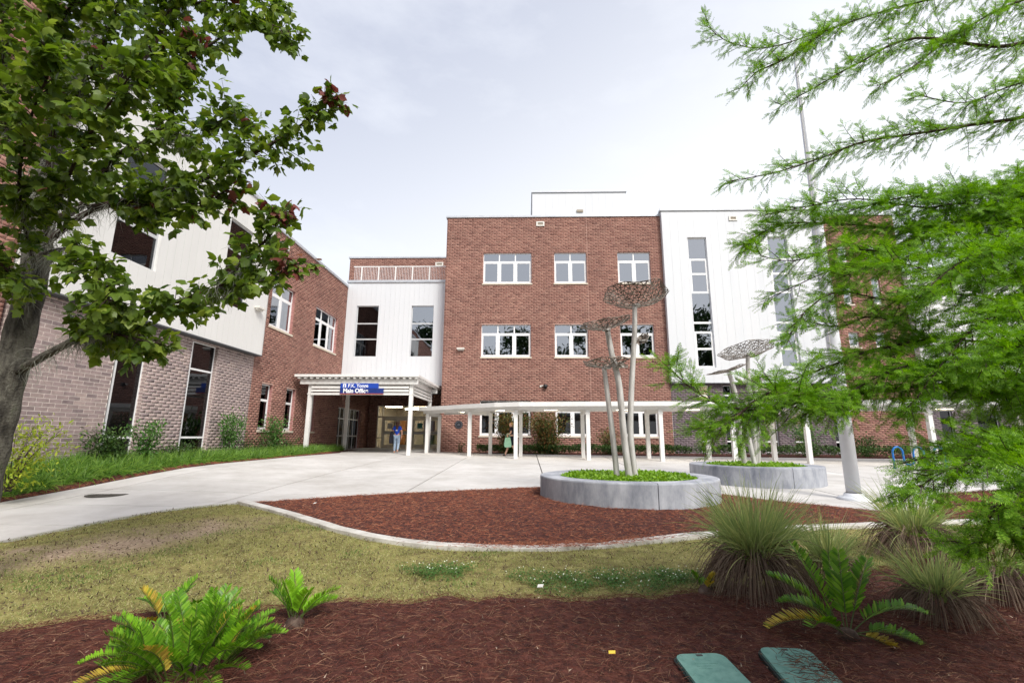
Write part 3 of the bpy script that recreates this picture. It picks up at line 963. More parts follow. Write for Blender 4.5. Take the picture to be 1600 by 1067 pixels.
sd = MB(); sd.lathe((1.12, YF - 0.12, 4.38), [(0.0, 0.12), (0.09, 0.10), (0.13, 0.02), (0.12, -0.06), (0.07, -0.13), (0.0, -0.15)], 16)
sd.build('dome', 'black', so, smooth=True)
pq = MB()
pq.add([fr(-3.85 + 0.23 * math.cos(2 * PI * i / 24), d_, 2.17 + 0.23 * math.sin(2 * PI * i / 24)) for d_ in (0.0, 0.035) for i in range(24)], [tuple(range(24)), tuple(range(24, 48))] + [(i, (i + 1) % 24, 24 + (i + 1) % 24, 24 + i) for i in range(24)])
po = pq.build('round_plaque', plain('plaque_iron', lin((44, 46, 54)), 0.5, 0.4), cb)
pr_ = MB()
for i in range(24):
    a0, a1 = 2 * PI * i / 24, 2 * PI * (i + 1) / 24
    pr_.quad(*[fr(-3.85 + r_ * math.cos(a_), 0.039, 2.17 + r_ * math.sin(a_)) for r_, a_ in ((0.17, a0), (0.19, a0), (0.19, a1), (0.17, a1))])
pr_.box(-3.93, -3.77, YF - 0.045, YF - 0.036, 2.13, 2.16); pr_.box(-3.91, -3.79, YF - 0.045, YF - 0.036, 2.19, 2.22)
pr_.build('plaque_ring', plain('plaque_grey', lin((110, 112, 120)), 0.5, 0.4), po)

# ---- penthouse on its roof
ph = thing('rooftop_penthouse', 'plain white metal penthouse box standing on the roof of the red brick block', 'penthouse')
pm = MB(); pm.box(0.45, 7.1, 31, 36, 14.6, 18.68); pw = pm.build('wall', 'white_panel', ph)
for i in range(14):
    p = MB(); p.box(0.45 + i * 0.475 + 0.004, 0.45 + (i + 1) * 0.475 - 0.004, 30.985, 30.999, 14.7, 18.66); p.build('metal_panel', 'white_panel', pw)
coping(ph, 0.38, 7.17, 30.9, 36.1, 18.68, 0.14)
lv = MB(); lv.box(3.6, 4.05, 30.9, 30.984, 17.15, 17.32); lv.build('vent', 'vent_grey', ph)

# ---- white metal block with grey brick ground floor
wb = thing('school_building', 'tall white metal clad block with two vertical window strips on grey brick base', 'building')
frw = FRONT(26.9)
zs = [5.49, 6.55, 7.52, 8.10, 9.95, 11.10, 12.0, 13.38]
WH = [(9.76, 10.88, 5.45, 13.40), (14.53, 15.66, 5.45, 13.40)]
panel_wall(wb, frw, 8.28, 17.88, 4.58, 15.12, WH, 0.48, 'white_panel')
for a, b_, c, d in WH:
    P = []
    for j in range(7):
        m_ = 0.03 if j in (3, 6, 2) else 0.13
        P.append((a + m_ + 0.03, b_ - m_, zs[j] + 0.06, zs[j + 1] - 0.06))
    window(wb, frw, a, b_, c, d, P, sill=False)
coping(wb, 8.2, 17.96, 26.82, 27.3, 15.12, 0.14)
for z_ in (7.8, 11.4):
    pass
core(wb, 8.28, 17.88, 26.9, 44, 4.58, 15.12, ('-y',), 'white_panel')
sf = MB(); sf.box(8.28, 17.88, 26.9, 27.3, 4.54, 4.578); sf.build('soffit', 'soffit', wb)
scupper(wb, frw, 12.59, 14.45)
GWIN = [(9.83, 10.47), (11.27, 11.75), (13.36, 14.15), (15.0, 15.99), (17.25, 17.75)]
GH = [(a, b_, 0.72, 4.46) for a, b_ in GWIN]
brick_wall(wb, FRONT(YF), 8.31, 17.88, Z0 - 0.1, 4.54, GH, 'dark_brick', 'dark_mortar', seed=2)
for i, (a, b_, c, d) in enumerate(GH):
    wd = window(wb, FRONT(YF), a, b_, c, d, splits(a, b_, [c, 1.32, 3.9, d], 0.04), glass='clear_glass' if i in (0, 2, 3) else 'dark_glass', sill=False, lamp=3.55 if i in (0, 2, 3) else False, roommat='lobby' if i in (0, 2, 3) else 'room')
dp = MB(); dp.tube([(17.3, 26.83, 0.8), (17.3, 26.83, 15.0)], [0.055, 0.055], 8); dp.build('downpipe', 'white_panel', wb)

# ---- right red block and right white wing, mostly behind the cypress
rb = thing('school_building', 'red brick stair block with narrow windows behind the cypress branches', 'building')
RH = [(18.83, 19.35, 9.28, 10.42), (20.55, 21.05, 9.28, 10.95), (18.8, 19.4, 6.7, 7.6), (20.3, 20.9, 6.7, 7.6), (18.8, 19.4, 11.9, 13.0), (20.5, 21.1, 11.9, 13.0)]
brick_wall(rb, FRONT(27.3), 17.88, 22.4, Z0 - 0.1, 14.92, RH, 'red_brick', 'red_mortar', seed=3)
for a, b_, c, d in RH:
    window(rb, FRONT(27.3), a, b_, c, d, [(a + .1, b_ - .1, c + .14, d - .1)], blind=None)
coping(rb, 17.97, 22.45, 27.24, 27.7, 14.92, 0.13)
core(rb, 17.88, 22.4, 27.3, 44, Z0 - .2, 14.92, ('-y',), 'red_brick_tex')
rw = thing('school_building', 'low cream metal clad wing on grey brick at far right behind cypress', 'building')
RW = [(28.6, 30.0, 6.2, 9.7), (33.6, 35.0, 6.2, 9.7)]
panel_wall(rw, FRONT(26.95), 22.4, 44, 4.6, 11.1, RW, 0.6, 'cream_panel')
for a, b_, c, d in RW:
    window(rw, FRONT(26.95), a, b_, c, d, splits(a, b_, [c, 7.3, 8.5, d]), sill=False)
coping(rw, 22.46, 44.1, 26.88, 27.4, 11.1, 0.14)
core(rw, 22.4, 44, 26.95, 44, 4.6, 11.1, ('-y',), 'cream_panel')
RG = [(23.2, 23.9), (25.2, 26.4), (28.6, 29.4), (31, 32.2), (35, 36.2)]
RGH = [(a, b_, 0.72, 4.0) for a, b_ in RG]
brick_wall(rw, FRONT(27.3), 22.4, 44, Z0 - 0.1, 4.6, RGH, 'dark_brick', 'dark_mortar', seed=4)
for a, b_, c, d in RGH:
    window(rw, FRONT(27.3), a, b_, c, d, splits(a, b_, [c, 1.32, d], 0.04), glass='dark_glass', sill=False)

# ---- entrance link: white metal upper storey over the recessed entrance, third storey behind
YW, YR = 28.23, 33.72
el = thing('school_building', 'low white metal entrance link with two tall windows above the main doors', 'building')
frl = FRONT(YW)
LH = [(-10.63, -9.25, 6.29, 9.53), (-7.16, -5.77, 6.29, 9.53)]
panel_wall(el, frl, -11.3, -4.92, 4.5, 11.05, LH, 0.305, 'white_panel')
for i, (a, b_, c, d) in enumerate(LH):
    window(el, frl, a, b_, c, d, splits(a, b_, [c, 7.4, 8.4, d], 0.04), frame='alu', sill=False, glass='dark_glass' if i == 0 else 'glass')
coping(el, -11.38, -4.93, YW - 0.08, YW + 0.4, 11.05, 0.15)
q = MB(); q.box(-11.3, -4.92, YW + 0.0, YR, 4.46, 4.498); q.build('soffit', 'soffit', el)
q = MB(); q.quad((-11.3, YW, 10.8), (-4.92, YW, 10.8), (-4.92, YR, 10.8), (-11.3, YR, 10.8)); q.build('roof', 'roof', el)
brick_wall(el, FRONT(YR), -13.5, -4.92, 10.8, 14.85, [], 'red_brick', 'red_mortar', seed=5)
coping(el, -13.6, -4.93, YR - 0.06, YR + 0.35, 14.85, 0.13)
scupper(el, FRONT(YR), -6.6, 14.2, 0.6, 0.3)
core(el, -13.5, -4.92, YR, 46, Z0 - 0.2, 14.85, ('-y',), 'red_brick_tex')
DOORH = [(-10.66, -5.6, 0.655, 3.66)]
brick_wall(el, FRONT(YR), -11.3, -4.92, Z0 - 0.1, 4.46, DOORH, 'red_brick', 'red_mortar', seed=6)
brick_wall(el, (lambda u, d, z: (-4.925 - d, u, z)), YF + 0.02, YR, Z0 - 0.1, 4.46, [], 'red_brick', 'red_mortar', seed=16)
# storefront with doors
frd = FRONT(YR)
P = [(-10.60, -10.30, 0.75, 1.35), (-10.60, -10.30, 1.42, 2.80), (-10.60, -10.30, 2.90, 3.60), (-10.24, -5.66, 2.90, 3.60)]
doors = [(-10.24, -9.20), (-9.18, -8.14), (-8.10, -7.06), (-7.04, -6.0)]
f = MB()
for a, b_, c, d in cells(-10.66, -5.6, 0.66, 3.66, P + [(x0, x1, 0.66, 2.78) for x0, x1 in doors]):
    f.fbox(frd, a, b_, -0.15, -0.05, c, d)
MAT['door_paint'] = surf('door_paint', [lin((226, 218, 202)), lin((236, 229, 214))], 3, 0.5, 0.0)
sfm = f.build('storefront', 'door_paint', el)
for a, b_, c, d in P:
    p = MB(); p.quad(frd(a, -.1, c), frd(b_, -.1, c), frd(b_, -.1, d), frd(a, -.1, d)); p.build('pane', 'clear_glass', sfm)
for i, (x0, x1) in enumerate(doors):
    g_ = [(x0 + .16, x1 - .16, 0.92, 1.62), (x0 + .16, x1 - .16, 1.86, 2.62)]
    f = MB()
    for a, b_, c, d in cells(x0 + .008, x1 - .008, 0.675, 2.765, g_):
        f.fbox(frd, a, b_, -0.13, -0.07, c, d)
    do = f.build('door', 'door_paint', el)
    for a, b_, c, d in g_:
        p = MB(); p.quad(frd(a, -.1, c), frd(b_, -.1, c), frd(b_, -.1, d), frd(a, -.1, d)); p.build('pane', 'clear_glass', do)
    h_ = MB(); h_.fbox(frd, x0 + .12, x1 - .12, -0.07, -0.02, 1.70, 1.76); h_.build('handle', 'alu', do)
    if i in (0, 2):
        h_ = MB(); h_.fbox(frd, x0 + .34, x1 - .34, -0.095, -0.09, 2.05, 2.42); h_.build('notice', 'poster' if i == 2 else 'scrap', do)
lo = MB(); lo.box(-11.2, -5.2, YR + 0.2, YR + 7, 0.66, 3.75, skip=('-y', '-z')); lo.build('lobby', 'lobby', el)
lo = MB(); lo.quad((-11.2, YR + .05, 0.66), (-5.2, YR + .05, 0.66), (-5.2, YR + 7, 0.66), (-11.2, YR + 7, 0.66)); lo.build('lobby_floor', 'lobby_floor', el)
for x_, y_ in ((-9.9, 35.2), (-8.1, 36.4), (-6.9, 35.2), (-6.6, 37.5), (-9.2, 38.3)):
    lo = MB(); lo.box(x_ - 0.6, x_ + 0.6, y_ - 0.15, y_ + 0.15, 3.62, 3.68); lo.build('ceiling_lamp', 'lamp_dim', el)
for x_ in (-10.6, -8.2, -6.4):
    lo = MB(); lo.box(x_ - 0.4, x_ + 0.4, YR + 6.2, YR + 6.9, 0.67, 2.8); lo.build('interior_cabinet', 'wood' if x_ != -8.2 else 'dark_cloth', el, bevel=.01)

# roof terrace railing
rl = thing('roof_railing', 'grey metal baluster railing on the roof of the entrance link', 'railing')
t_ = MB(); t_.box(-11.25, -5.0, 28.78, 28.83, 12.30, 12.36); t_.build('top_rail', 'canopy_paint', rl)
t_ = MB(); t_.box(-11.25, -5.0, 28.79, 28.82, 11.02, 11.06); t_.build('bottom_rail', 'canopy_paint', rl)
x_ = -5.15
MAT['baluster'] = plain('baluster_grey', lin((206, 196, 194)), 0.5)
while x_ > -11.3:
    t_ = MB(); t_.box(x_ - .03, x_ + .03, 28.775, 28.835, 10.8, 12.3); t_.build('post', 'canopy_paint', rl)
    x_ -= 1.11
t_ = MB(); x_ = -5.2
while x_ > -11.25:
    t_.box(x_ - .011, x_ + .011, 28.79, 28.82, 11.06, 12.3); x_ -= 0.101
tag(t_.build('balusters', 'baluster', rl), kind='stuff')

# ---- left wing
lw = thing('school_building', 'long left wing with cream metal upper storey over grey brick and red brick end', 'building')
frs = SIDE(XL)
RWN = [(19.75, 21.80, 6.25, 8.40, 2), (24.15, 27.08, 6.25, 8.40, 3)]
RLN = [(19.75, 20.62, 1.72, 3.70), (21.88, 22.75, 1.72, 3.70), (24.2, 25.07, 1.72, 3.70)]
SFH = (28.1, 32.0, 0.655, 3.2)
brick_wall(lw, frs, 18.95, 28.23, Z0 - 0.1, 10.72, [w_[:4] for w_ in RWN] + RLN, 'red_brick', 'red_mortar', seed=7)
brick_wall(lw, frs, 28.23, YR, Z0 - 0.1, 4.46, [SFH], 'red_brick', 'red_mortar', seed=8)
for a, b_, c, d, nc in RWN:
    window(lw, frs, a, b_, c, d, casement(a, b_, c, d, nc), blind=8.0 if nc == 2 else None, depth=0.14)
for a, b_, c, d in RLN:
    window(lw, frs, a, b_, c, d, [(a + .1, b_ - .1, c + .12, 2.95), (a + .06, b_ - .06, 3.05, d - .06)], glass='dark_glass', depth=0.14)
coping(lw, XL - 0.4, XL + 0.06, 18.93, YW - 0.05, 10.72, 0.14)
scupper(lw, frs, 20.4, 10.05, 0.6, 0.28)
a, b_, c, d = SFH
window(lw, frs, a, b_, c, d, splits(a, b_, [c, 1.5, 2.55, d], 0.04, [28.75, 29.4, 30.4, 31.1]), frame='alu', glass='dark_glass', sill=False, depth=0.1)
GWL = [(12.42, 13.55, 0.80, 4.66, 0.2), (15.29, 16.66, 0.80, 4.66, 0.2)]
brick_wall(lw, frs, 9.95, 18.95, 0.60, 4.72, [w_[:4] for w_ in GWL], 'grey_brick', 'grey_mortar', singles=300, near=(9.95, 1.9), seed=9)
for i, (a, b_, c, d, mm) in enumerate(GWL):
    window(lw, frs, a, b_, c, d, splits(a, b_, [c, 1.42, 3.72, d], 0.032, [a + mm]), frame='white_frame', glass='dark_glass', sill=False, depth=0.13, blind=2.2, lamp=2.6 if i == 0 else False)
    s_ = MB(); s_.fbox(frs, a - .02, b_ + .02, -0.2, 0.03, c - 0.08, c - 0.002); s_.build('window_sill', 'sill', lw)
frp = SIDE(-11.0)
PH = [(11.4, 12.95, 6.24, 9.5), (15.98, 17.45, 6.24, 9.5)]
panel_wall(lw, frp, 9.9, 18.95, 4.76, 10.98, PH, 0.305, 'cream_panel')
for a, b_, c, d in PH:
    window(lw, frp, a, b_, c, d, splits(a, b_, [c, 7.3, 8.4, d], 0.05), frame='alu', sill=False, glass='dark_glass', depth=0.1, roomdepth=1.5)
q = MB(); q.box(XL - 0.3, -11.0, 18.93, 18.965, 4.76, 10.98); q.build('panel_return', 'cream_panel', lw)
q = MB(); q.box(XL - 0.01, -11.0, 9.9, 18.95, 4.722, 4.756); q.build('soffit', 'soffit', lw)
coping(lw, XL - 0.4, -10.94, 9.86, 19.0, 10.98, 0.15)
wall_lamp(lw, frp, 18.25, 6.55)
wall_lamp(lw, frs, 27.5, 4.9, 0.3) if False else None
cj = MB(); cj.fbox(frs, 10.22, 10.235, -0.012, 0.002, 0.7, 4.7); cj.build('control_joint', 'sill', lw)
q = MB(); q.quad((XL - 14, 9.9, 10.6), (-11.3, 9.9, 10.6), (-11.3, YR, 10.6), (XL - 14, YR, 10.6)); q.build('roof', 'roof', lw)
q = MB(); q.quad((XL - 14, 9.95, 0.3), (XL, 9.95, 0.3), (XL, 9.95, 4.74), (XL - 14, 9.95, 4.74)); q.build('end_wall', 'grey_brick_tex', lw)
q = MB(); q.quad((XL - 14, 9.9, 4.74), (-11.0, 9.9, 4.74), (-11.0, 9.9, 10.98), (XL - 14, 9.9, 10.98)); q.build('end_cladding', 'cream_panel', lw)

# ---- taller brick block behind the maple
tb = thing('school_building', 'tall red brick block at far left glimpsed through the maple leaves', 'building')
frt = SIDE(-11.75)
TH = [(4.2, 5.8, 2.0, 4.2), (7.2, 8.8, 1.2, 4.2), (4.2, 5.8, 6.4, 8.8), (7.2, 8.8, 6.4, 8.8)]
brick_wall(tb, frt, 0.0, 9.85, 0.0, 12.2, TH, 'red_brick', 'red_mortar', seed=10)
for a, b_, c, d in TH:
    window(tb, frt, a, b_, c, d, casement(a, b_, c, d, 2), depth=0.14)
coping(tb, -12.15, -11.69, -0.1, 9.84, 12.2, 0.14)
core(tb, -25, -11.75, 0, 9.85, 0, 12.2, ('+x',), 'red_brick_tex')
# ================================================================ canopy at the main entrance
ec = thing('entrance_canopy', 'pale grey entrance canopy with louvre slats and blue Main Office sign', 'canopy')
c_ = MB(); c_.box(-11.15, -5.12, 22.15, 28.15, 4.28, 4.40); c_.build('roof', 'canopy_paint', ec, bevel=0.01)
c_ = MB()
x_ = -11.0
while x_ < -5.2:
    c_.box(x_, x_ + 0.12, 22.2, 28.12, 4.20, 4.278); x_ += 0.3
tag(c_.build('deck_ribs', 'canopy_paint', ec), kind='stuff')
for x0, x1, y0, y1 in ((-10.95, -5.2, 22.38, 22.52), (-10.95, -5.2, 27.3, 27.44), (-5.62, -5.48, 22.53, 27.29), (-10.58, -10.44, 22.53, 27.29)):
    c_ = MB(); c_.box(x0, x1, y0, y1, 3.95, 4.195); c_.build('beam', 'canopy_paint', ec, bevel=0.008)
for px, py in ((-10.5, 22.62), (-5.55, 22.62), (-10.35, 27.1), (-5.55, 27.1)):
    c_ = MB(); c_.box(px - .09, px + .09, py - .09, py + .09, float(ground(px, py)) - 0.1, 3.95); p_ = c_.build('post', 'canopy_paint', ec, bevel=0.01)
    b_ = MB(); b_.box(px - .105, px + .105, py - .105, py + .105, 3.46, 3.52); b_.build('collar', 'canopy_paint', p_)
for z_ in (3.80, 3.64, 3.48):
    c_ = MB(); c_.box(-10.4, -5.65, 22.44, 22.50, z_ - 0.045, z_ + 0.055); c_.build('louvre_slat', 'canopy_paint', ec)
    c_ = MB(); c_.box(-5.52, -5.46, 22.72, 27.0, z_ - 0.045, z_ + 0.055); c_.build('louvre_slat', 'canopy_paint', ec)

sg = thing('office_sign', 'blue two panel sign lettered P.K. Yonge Main Office on canopy slats', 'sign')
s_ = MB(); s_.box(-8.95, -7.10, 22.36, 22.42, 3.755, 3.99); s_.build('upper_panel', 'sign_blue', sg)
s_ = MB(); s_.box(-8.95, -6.85, 22.355, 22.42, 3.50, 3.75); s_.build('lower_panel', 'sign_navy', sg)
s_ = MB(); s_.box(-8.95, -6.85, 22.352, 22.42, 3.475, 3.497); s_.build('red_stripe', 'sign_red', sg)
s_ = MB(); s_.box(-8.82, -8.67, 22.35, 22.359, 3.78, 3.96); e_ = s_.build('emblem', 'sign_white', sg)
s_ = MB(); s_.box(-8.79, -8.70, 22.346, 22.3495, 3.80, 3.83); s_.box(-8.765, -8.725, 22.346, 22.3495, 3.84, 3.92); s_.build('emblem_mark', 'sign_blue', e_)
def text(body, size, loc, mat, parent, bold=0.0, name='lettering', sx=1.0):
    cu = bpy.data.curves.new('lettering', 'FONT')
    cu.body = body; cu.size = size; cu.offset = bold; cu.extrude = 0.003
    o = bpy.data.objects.new('tmp', cu); COL.objects.link(o)
    bpy.context.view_layer.update()
    me = bpy.data.meshes.new_from_object(o.evaluated_get(bpy.context.evaluated_depsgraph_get()))
    bpy.data.objects.remove(o)
    me.transform(Matrix.Translation(loc) @ Matrix.Rotation(PI / 2, 4, 'X') @ Matrix.Diagonal((sx, 1, 1, 1)))
    me.materials.clear()
    return link(name, me, parent, mat)
text('P.K. Yonge', 0.235, (-8.58, 22.352, 3.795), 'sign_white', sg, 0.004, sx=0.95)
text('Main Office', 0.285, (-8.80, 22.346, 3.535), 'sign_white', sg, 0.009, sx=0.92)

# ================================================================ covered walkway
wk = thing('covered_walkway', 'long flat white walkway canopy on slim posts along the buildings', 'walkway canopy')
F_ = [(-5.6, 24.5), (-4.4, 23.55), (-2.65, 22.0), (-1.4, 21.0), (-0.3, 20.5), (2.6, 20.15), (5.75, 19.8), (8.6, 19.5), (11.3, 19.0), (14.5, 18.6), (18, 18.2), (24, 17.8), (32, 17.4), (44, 17)]
def offs(P, w):
    out = []
    for i, p in enumerate(P):
        a, c = P[max(0, i - 1)], P[min(len(P) - 1, i + 1)]
        tx, ty = c[0] - a[0], c[1] - a[1]; L = math.hypot(tx, ty)
        out.append((p[0] - ty / L * w, p[1] + tx / L * w))
    return out
def strip_slab(A, B, z0, z1):
    m_ = MB()
    for (a, b_) in zip(A, B):
        m_.v += [(a[0], a[1], z0), (a[0], a[1], z1), (b_[0], b_[1], z1), (b_[0], b_[1], z0)]
    for i in range(len(A) - 1):
        for j in range(4):
            m_.f.append((i * 4 + j, i * 4 + (j + 1) % 4, (i + 1) * 4 + (j + 1) % 4, (i + 1) * 4 + j))
    m_.f.append((0, 1, 2, 3)); k_ = (len(A) - 1) * 4; m_.f.append((k_, k_ + 3, k_ + 2, k_ + 1))
    return m_
strip_slab(F_, offs(F_, 2.25), 2.80, 2.99).build('roof', 'canopy_paint', wk)
strip_slab(offs(F_, 0.33), offs(F_, 0.45), 2.66, 2.798).build('beam', 'canopy_paint', wk)
strip_slab(offs(F_, 1.8), offs(F_, 1.92), 2.66, 2.798).build('beam', 'canopy_paint', wk)
FP = [(-5.1, 24.55), (-2.65, 22.4), (-0.45, 20.95), (2.65, 20.52), (5.65, 20.18), (8.5, 19.88), (11.2, 19.4), (15.6, 18.87), (19.5, 18.5), (24, 18.2)]
BP = [(-4.65, 25.5), (-1.75, 23.5), (-0.25, 22.35), (2.6, 22.0), (5.45, 21.6), (8.0, 21.35), (10.6, 20.9), (15.9, 20.2), (20, 19.9), (24.4, 19.6)]
for px, py in FP + BP:
    m_ = MB(); m_.box(px - .085, px + .085, py - .085, py + .085, float(ground(px, py)) - .1, 2.66); p_ = m_.build('post', 'canopy_paint', wk, bevel=0.01)
    m_ = MB(); m_.box(px - .1, px + .1, py - .1, py + .1, 2.50, 2.56); m_.build('collar', 'canopy_paint', p_)
for a, c in zip(FP, BP):
    m_ = MB()
    dx, dy = c[0] - a[0], c[1] - a[1]; L = math.hypot(dx, dy); nx, ny = -dy / L * .05, dx / L * .05
    s0, s1 = (a[0] + dx / L * .09, a[1] + dy / L * .09), (c[0] - dx / L * .09, c[1] - dy / L * .09)
    vs = [(s0[0] + nx, s0[1] + ny), (s1[0] + nx, s1[1] + ny), (s1[0] - nx, s1[1] - ny), (s0[0] - nx, s0[1] - ny)]
    m_.add([(x, y, z) for z in (2.52, 2.795) for x, y in vs], [(3, 2, 1, 0), (4, 5, 6, 7), (0, 1, 5, 4), (1, 2, 6, 5), (2, 3, 7, 6), (3, 0, 4, 7)])
    m_.build('cross_beam', 'canopy_paint', wk)
for px, py in ((-3.4, 23.7), (-1.3, 22.1), (1.1, 21.4), (4.3, 21.1), (7.2, 20.7), (10, 20.3), (13.3, 19.9), (16.8, 19.5), (20.5, 19.2)):
    m_ = MB(); m_.box(px - .32, px + .32, py - .09, py + .09, 2.72, 2.797); o_ = m_.build('soffit_lamp', 'fixture', wk)
    m_ = MB(); m_.box(px - .29, px + .29, py - .07, py + .07, 2.69, 2.719); m_.build('diffuser', 'lamp', o_)

# ================================================================ planters
def planter(label, cx, cy, r, zb, h):
    t = thing('round_planter', label, 'planter', group='round concrete planters')
    nseg = 3
    for s in range(nseg):           # cast segments, with open joints between them
        m_ = MB()
        a0 = 2 * PI * s / nseg - PI / 2 - 0.004 + 0.10; a1 = a0 + 2 * PI / nseg - 0.008
        K = 36
        prof = [(r, -0.3), (r, h - 0.03), (r - 0.008, h - 0.009), (r - 0.03, h), (r - 0.38, h), (r - 0.40, h - 0.01), (r - 0.41, h - 0.03), (r - 0.41, -0.3)]
        for k_ in range(K + 1):
            a = a0 + (a1 - a0) * k_ / K
            for rr_, z_ in prof:
                m_.v.append((cx + rr_ * math.cos(a), cy + rr_ * math.sin(a), zb + z_))
        n_ = len(prof)
        for k_ in range(K):
            for j in range(n_ - 1):
                m_.f.append((k_ * n_ + j, (k_ + 1) * n_ + j, (k_ + 1) * n_ + j + 1, k_ * n_ + j + 1))
        m_.f.append(tuple(range(n_))); m_.f.append(tuple(K * n_ + j for j in range(n_))[::-1])
        o_ = m_.build('wall_segment', 'planter', t)
        o_.data.polygons.foreach_set('use_smooth', [False] * len(o_.data.polygons))
    m_ = MB(); m_.lathe((cx, cy, zb + h - 0.09), [(0.0, 0.05), (r * 0.4, 0.04), (r - 0.42, 0.0)], 32); m_.build('soil', 'mulch', t)
    return t
P1 = (2.10, 10.25, 1.80, 0.25, 0.48)
P2 = (6.25, 13.5, 1.66, 0.335, 0.47)
planter('round grey concrete planter in the red mulch, the nearer of two', *P1)
planter('round grey concrete planter standing on the plaza, the farther of two', *P2)

def leaf_fill(cx, cy, z, r, n, size, mat, label, cat, hgt):
    a = rng.uniform(0, 2 * PI, n); q = np.sqrt(rng.uniform(0, 1, n)) * r
    x, y = cx + q * np.cos(a), cy + q * np.sin(a)
    bump = hgt * (0.55 + 0.45 * fnoise(x, y, 5, 11)) * smoothstep(r * 1.02, r * 0.8, q)
    zz = z + bump * rng.uniform(0.1, 1.0, n) + 0.01
    ax = rand_dirs(n); ax[:, 2] = np.abs(ax[:, 2]) * 0.5 + 0.1
    nr = rand_dirs(n) * 0.5 + np.array([0, 0, 1])
    tv = [(0, 0, 0), (0.32, 0.45, 0.06), (0, 1, 0), (-0.32, 0.45, 0.06)]
    v, f = scatter(tv, [(0, 1, 2), (0, 2, 3)], np.stack([x, y, zz], 1), frames(ax, nr), rng.uniform(0.7, 1.3, n) * size)
    o = link('ground_cover', mesh_np('ground_cover', v, f), None, mat)
    return tag(o, label, cat, kind='stuff')
leaf_fill(P1[0], P1[1], P1[3] + P1[4] - 0.08, P1[2] - 0.40, 9000, 0.075, 'ground_cover', 'bright green ground cover filling the nearer round planter', 'ground cover', 0.15)
leaf_fill(P2[0], P2[1], P2[3] + P2[4] - 0.08, P2[2] - 0.40, 6500, 0.075, 'ground_cover', 'bright green ground cover filling the farther round planter', 'ground cover', 0.14)

# ================================================================ steel leaf-canopy sculptures
def lattice(name, parent, c, r, dish, tilt, seed, squash=1.0):
    """dished disc cut through like a web of veins: hole outlines inset from jittered cells"""
    rs = np.random.default_rng(seed)
    bm = bmesh.new()
    rings = max(4, int(r / 0.085)); 
    vs = []
    for i in range(rings + 1):
        cnt = max(6, int(2 * PI * max(i, 0.5) * 0.95))
        ring = []
        for k_ in range(cnt):
            a = 2 * PI * k_ / cnt + rs.uniform(-0.35, 0.35) * 2 * PI / cnt + i * 0.5
            rr_ = r * (i + (rs.uniform(-0.33, 0.33) if 0 < i < rings else 0)) / rings
            if i == rings: rr_ *= 1 + 0.05 * math.sin(5 * a + seed) + rs.uniform(-0.05, 0.06)
            ring.append((rr_ * math.cos(a), rr_ * math.sin(a) * squash))
            if i == 0: break
        vs += ring
    from mathutils import geometry
    co, ed, fa, *_ = geometry.delaunay_2d_cdt([Vector(p) for p in vs], [], [], 0, 1e-5)
    bv = [bm.verts.new((p.x, p.y, 0)) for p in co]
    for f_ in fa:
        try: bm.faces.new([bv[i] for i in f_])
        except ValueError: pass
    # merge pairs of triangles into long vein-like cells
    eds = [e for e in bm.edges if len(e.link_faces) == 2]
    rs.shuffle(eds)
    used, kill = set(), []
    for e in eds:
        fs_ = e.link_faces
        if fs_[0].index in used or fs_[1].index in used: pass
        key = tuple(sorted((id(fs_[0]), id(fs_[1]))))
        if id(fs_[0]) in used or id(fs_[1]) in used: continue
        used.add(id(fs_[0])); used.add(id(fs_[1])); kill.append(e)
    bmesh.ops.dissolve_edges(bm, edges=kill, use_verts=False)
    res = bmesh.ops.inset_individual(bm, faces=bm.faces[:], thickness=0.015, depth=0)
    inner = [f_ for f_ in bm.faces if f_ not in set(res['faces'])]
    bmesh.ops.delete(bm, geom=inner, context='FACES')
    for v_ in bm.verts:
        q = math.hypot(v_.co.x, v_.co.y / squash) / r
        v_.co.z = dish * q ** 1.8 + 0.02 * math.sin(6 * math.atan2(v_.co.y, v_.co.x) + seed) * q
    me = bpy.data.meshes.new(name); bm.to_mesh(me); bm.free()
    o = link(name, me, parent, 'lattice')
    s_ = o.modifiers.new('thickness', 'SOLIDIFY'); s_.thickness = 0.008
    o.location = c; o.rotation_euler = tilt
    return o
def sculpture(label, base, path, rad, discs, grp):
    t = thing('tree_sculpture', label, 'sculpture', base, group=grp)
    t.location = (0, 0, 0)
    P = []
    path = [Vector(p) for p in path]
    for i in range(len(path) - 1):
        for k_ in range(6):
            tt = k_ / 6
            p0, p1, p2, p3 = path[max(0, i - 1)], path[i], path[i + 1], path[min(len(path) - 1, i + 2)]
            P.append(0.5 * ((2 * p1) + (p2 - p0) * tt + (2 * p0 - 5 * p1 + 4 * p2 - p3) * tt ** 2 + (3 * p1 - p0 - 3 * p2 + p3) * tt ** 3))
    P.append(path[-1])
    m_ = MB(); m_.tube(P, [rad * (1.08 - 0.25 * i / len(P)) for i in range(len(P))], 10)
    m_.build('trunk', 'steel_pole', t, smooth=True)
    for i, (c, r, dish, tilt, sd_) in enumerate(discs):
        d_ = lattice('leaf_canopy', t, c, r, dish, tilt, sd_)
        m_ = MB(); m_.lathe((c[0], c[1], c[2] - 0.02), [(0.0, -0.02), (0.09, -0.01), (0.09, 0.012), (0.0, 0.02)], 12); m_.build('mounting_plate', 'steel_pole', t)
    return t
G1, G2 = 'steel tree sculptures in the nearer planter', 'steel tree sculptures in the farther planter'
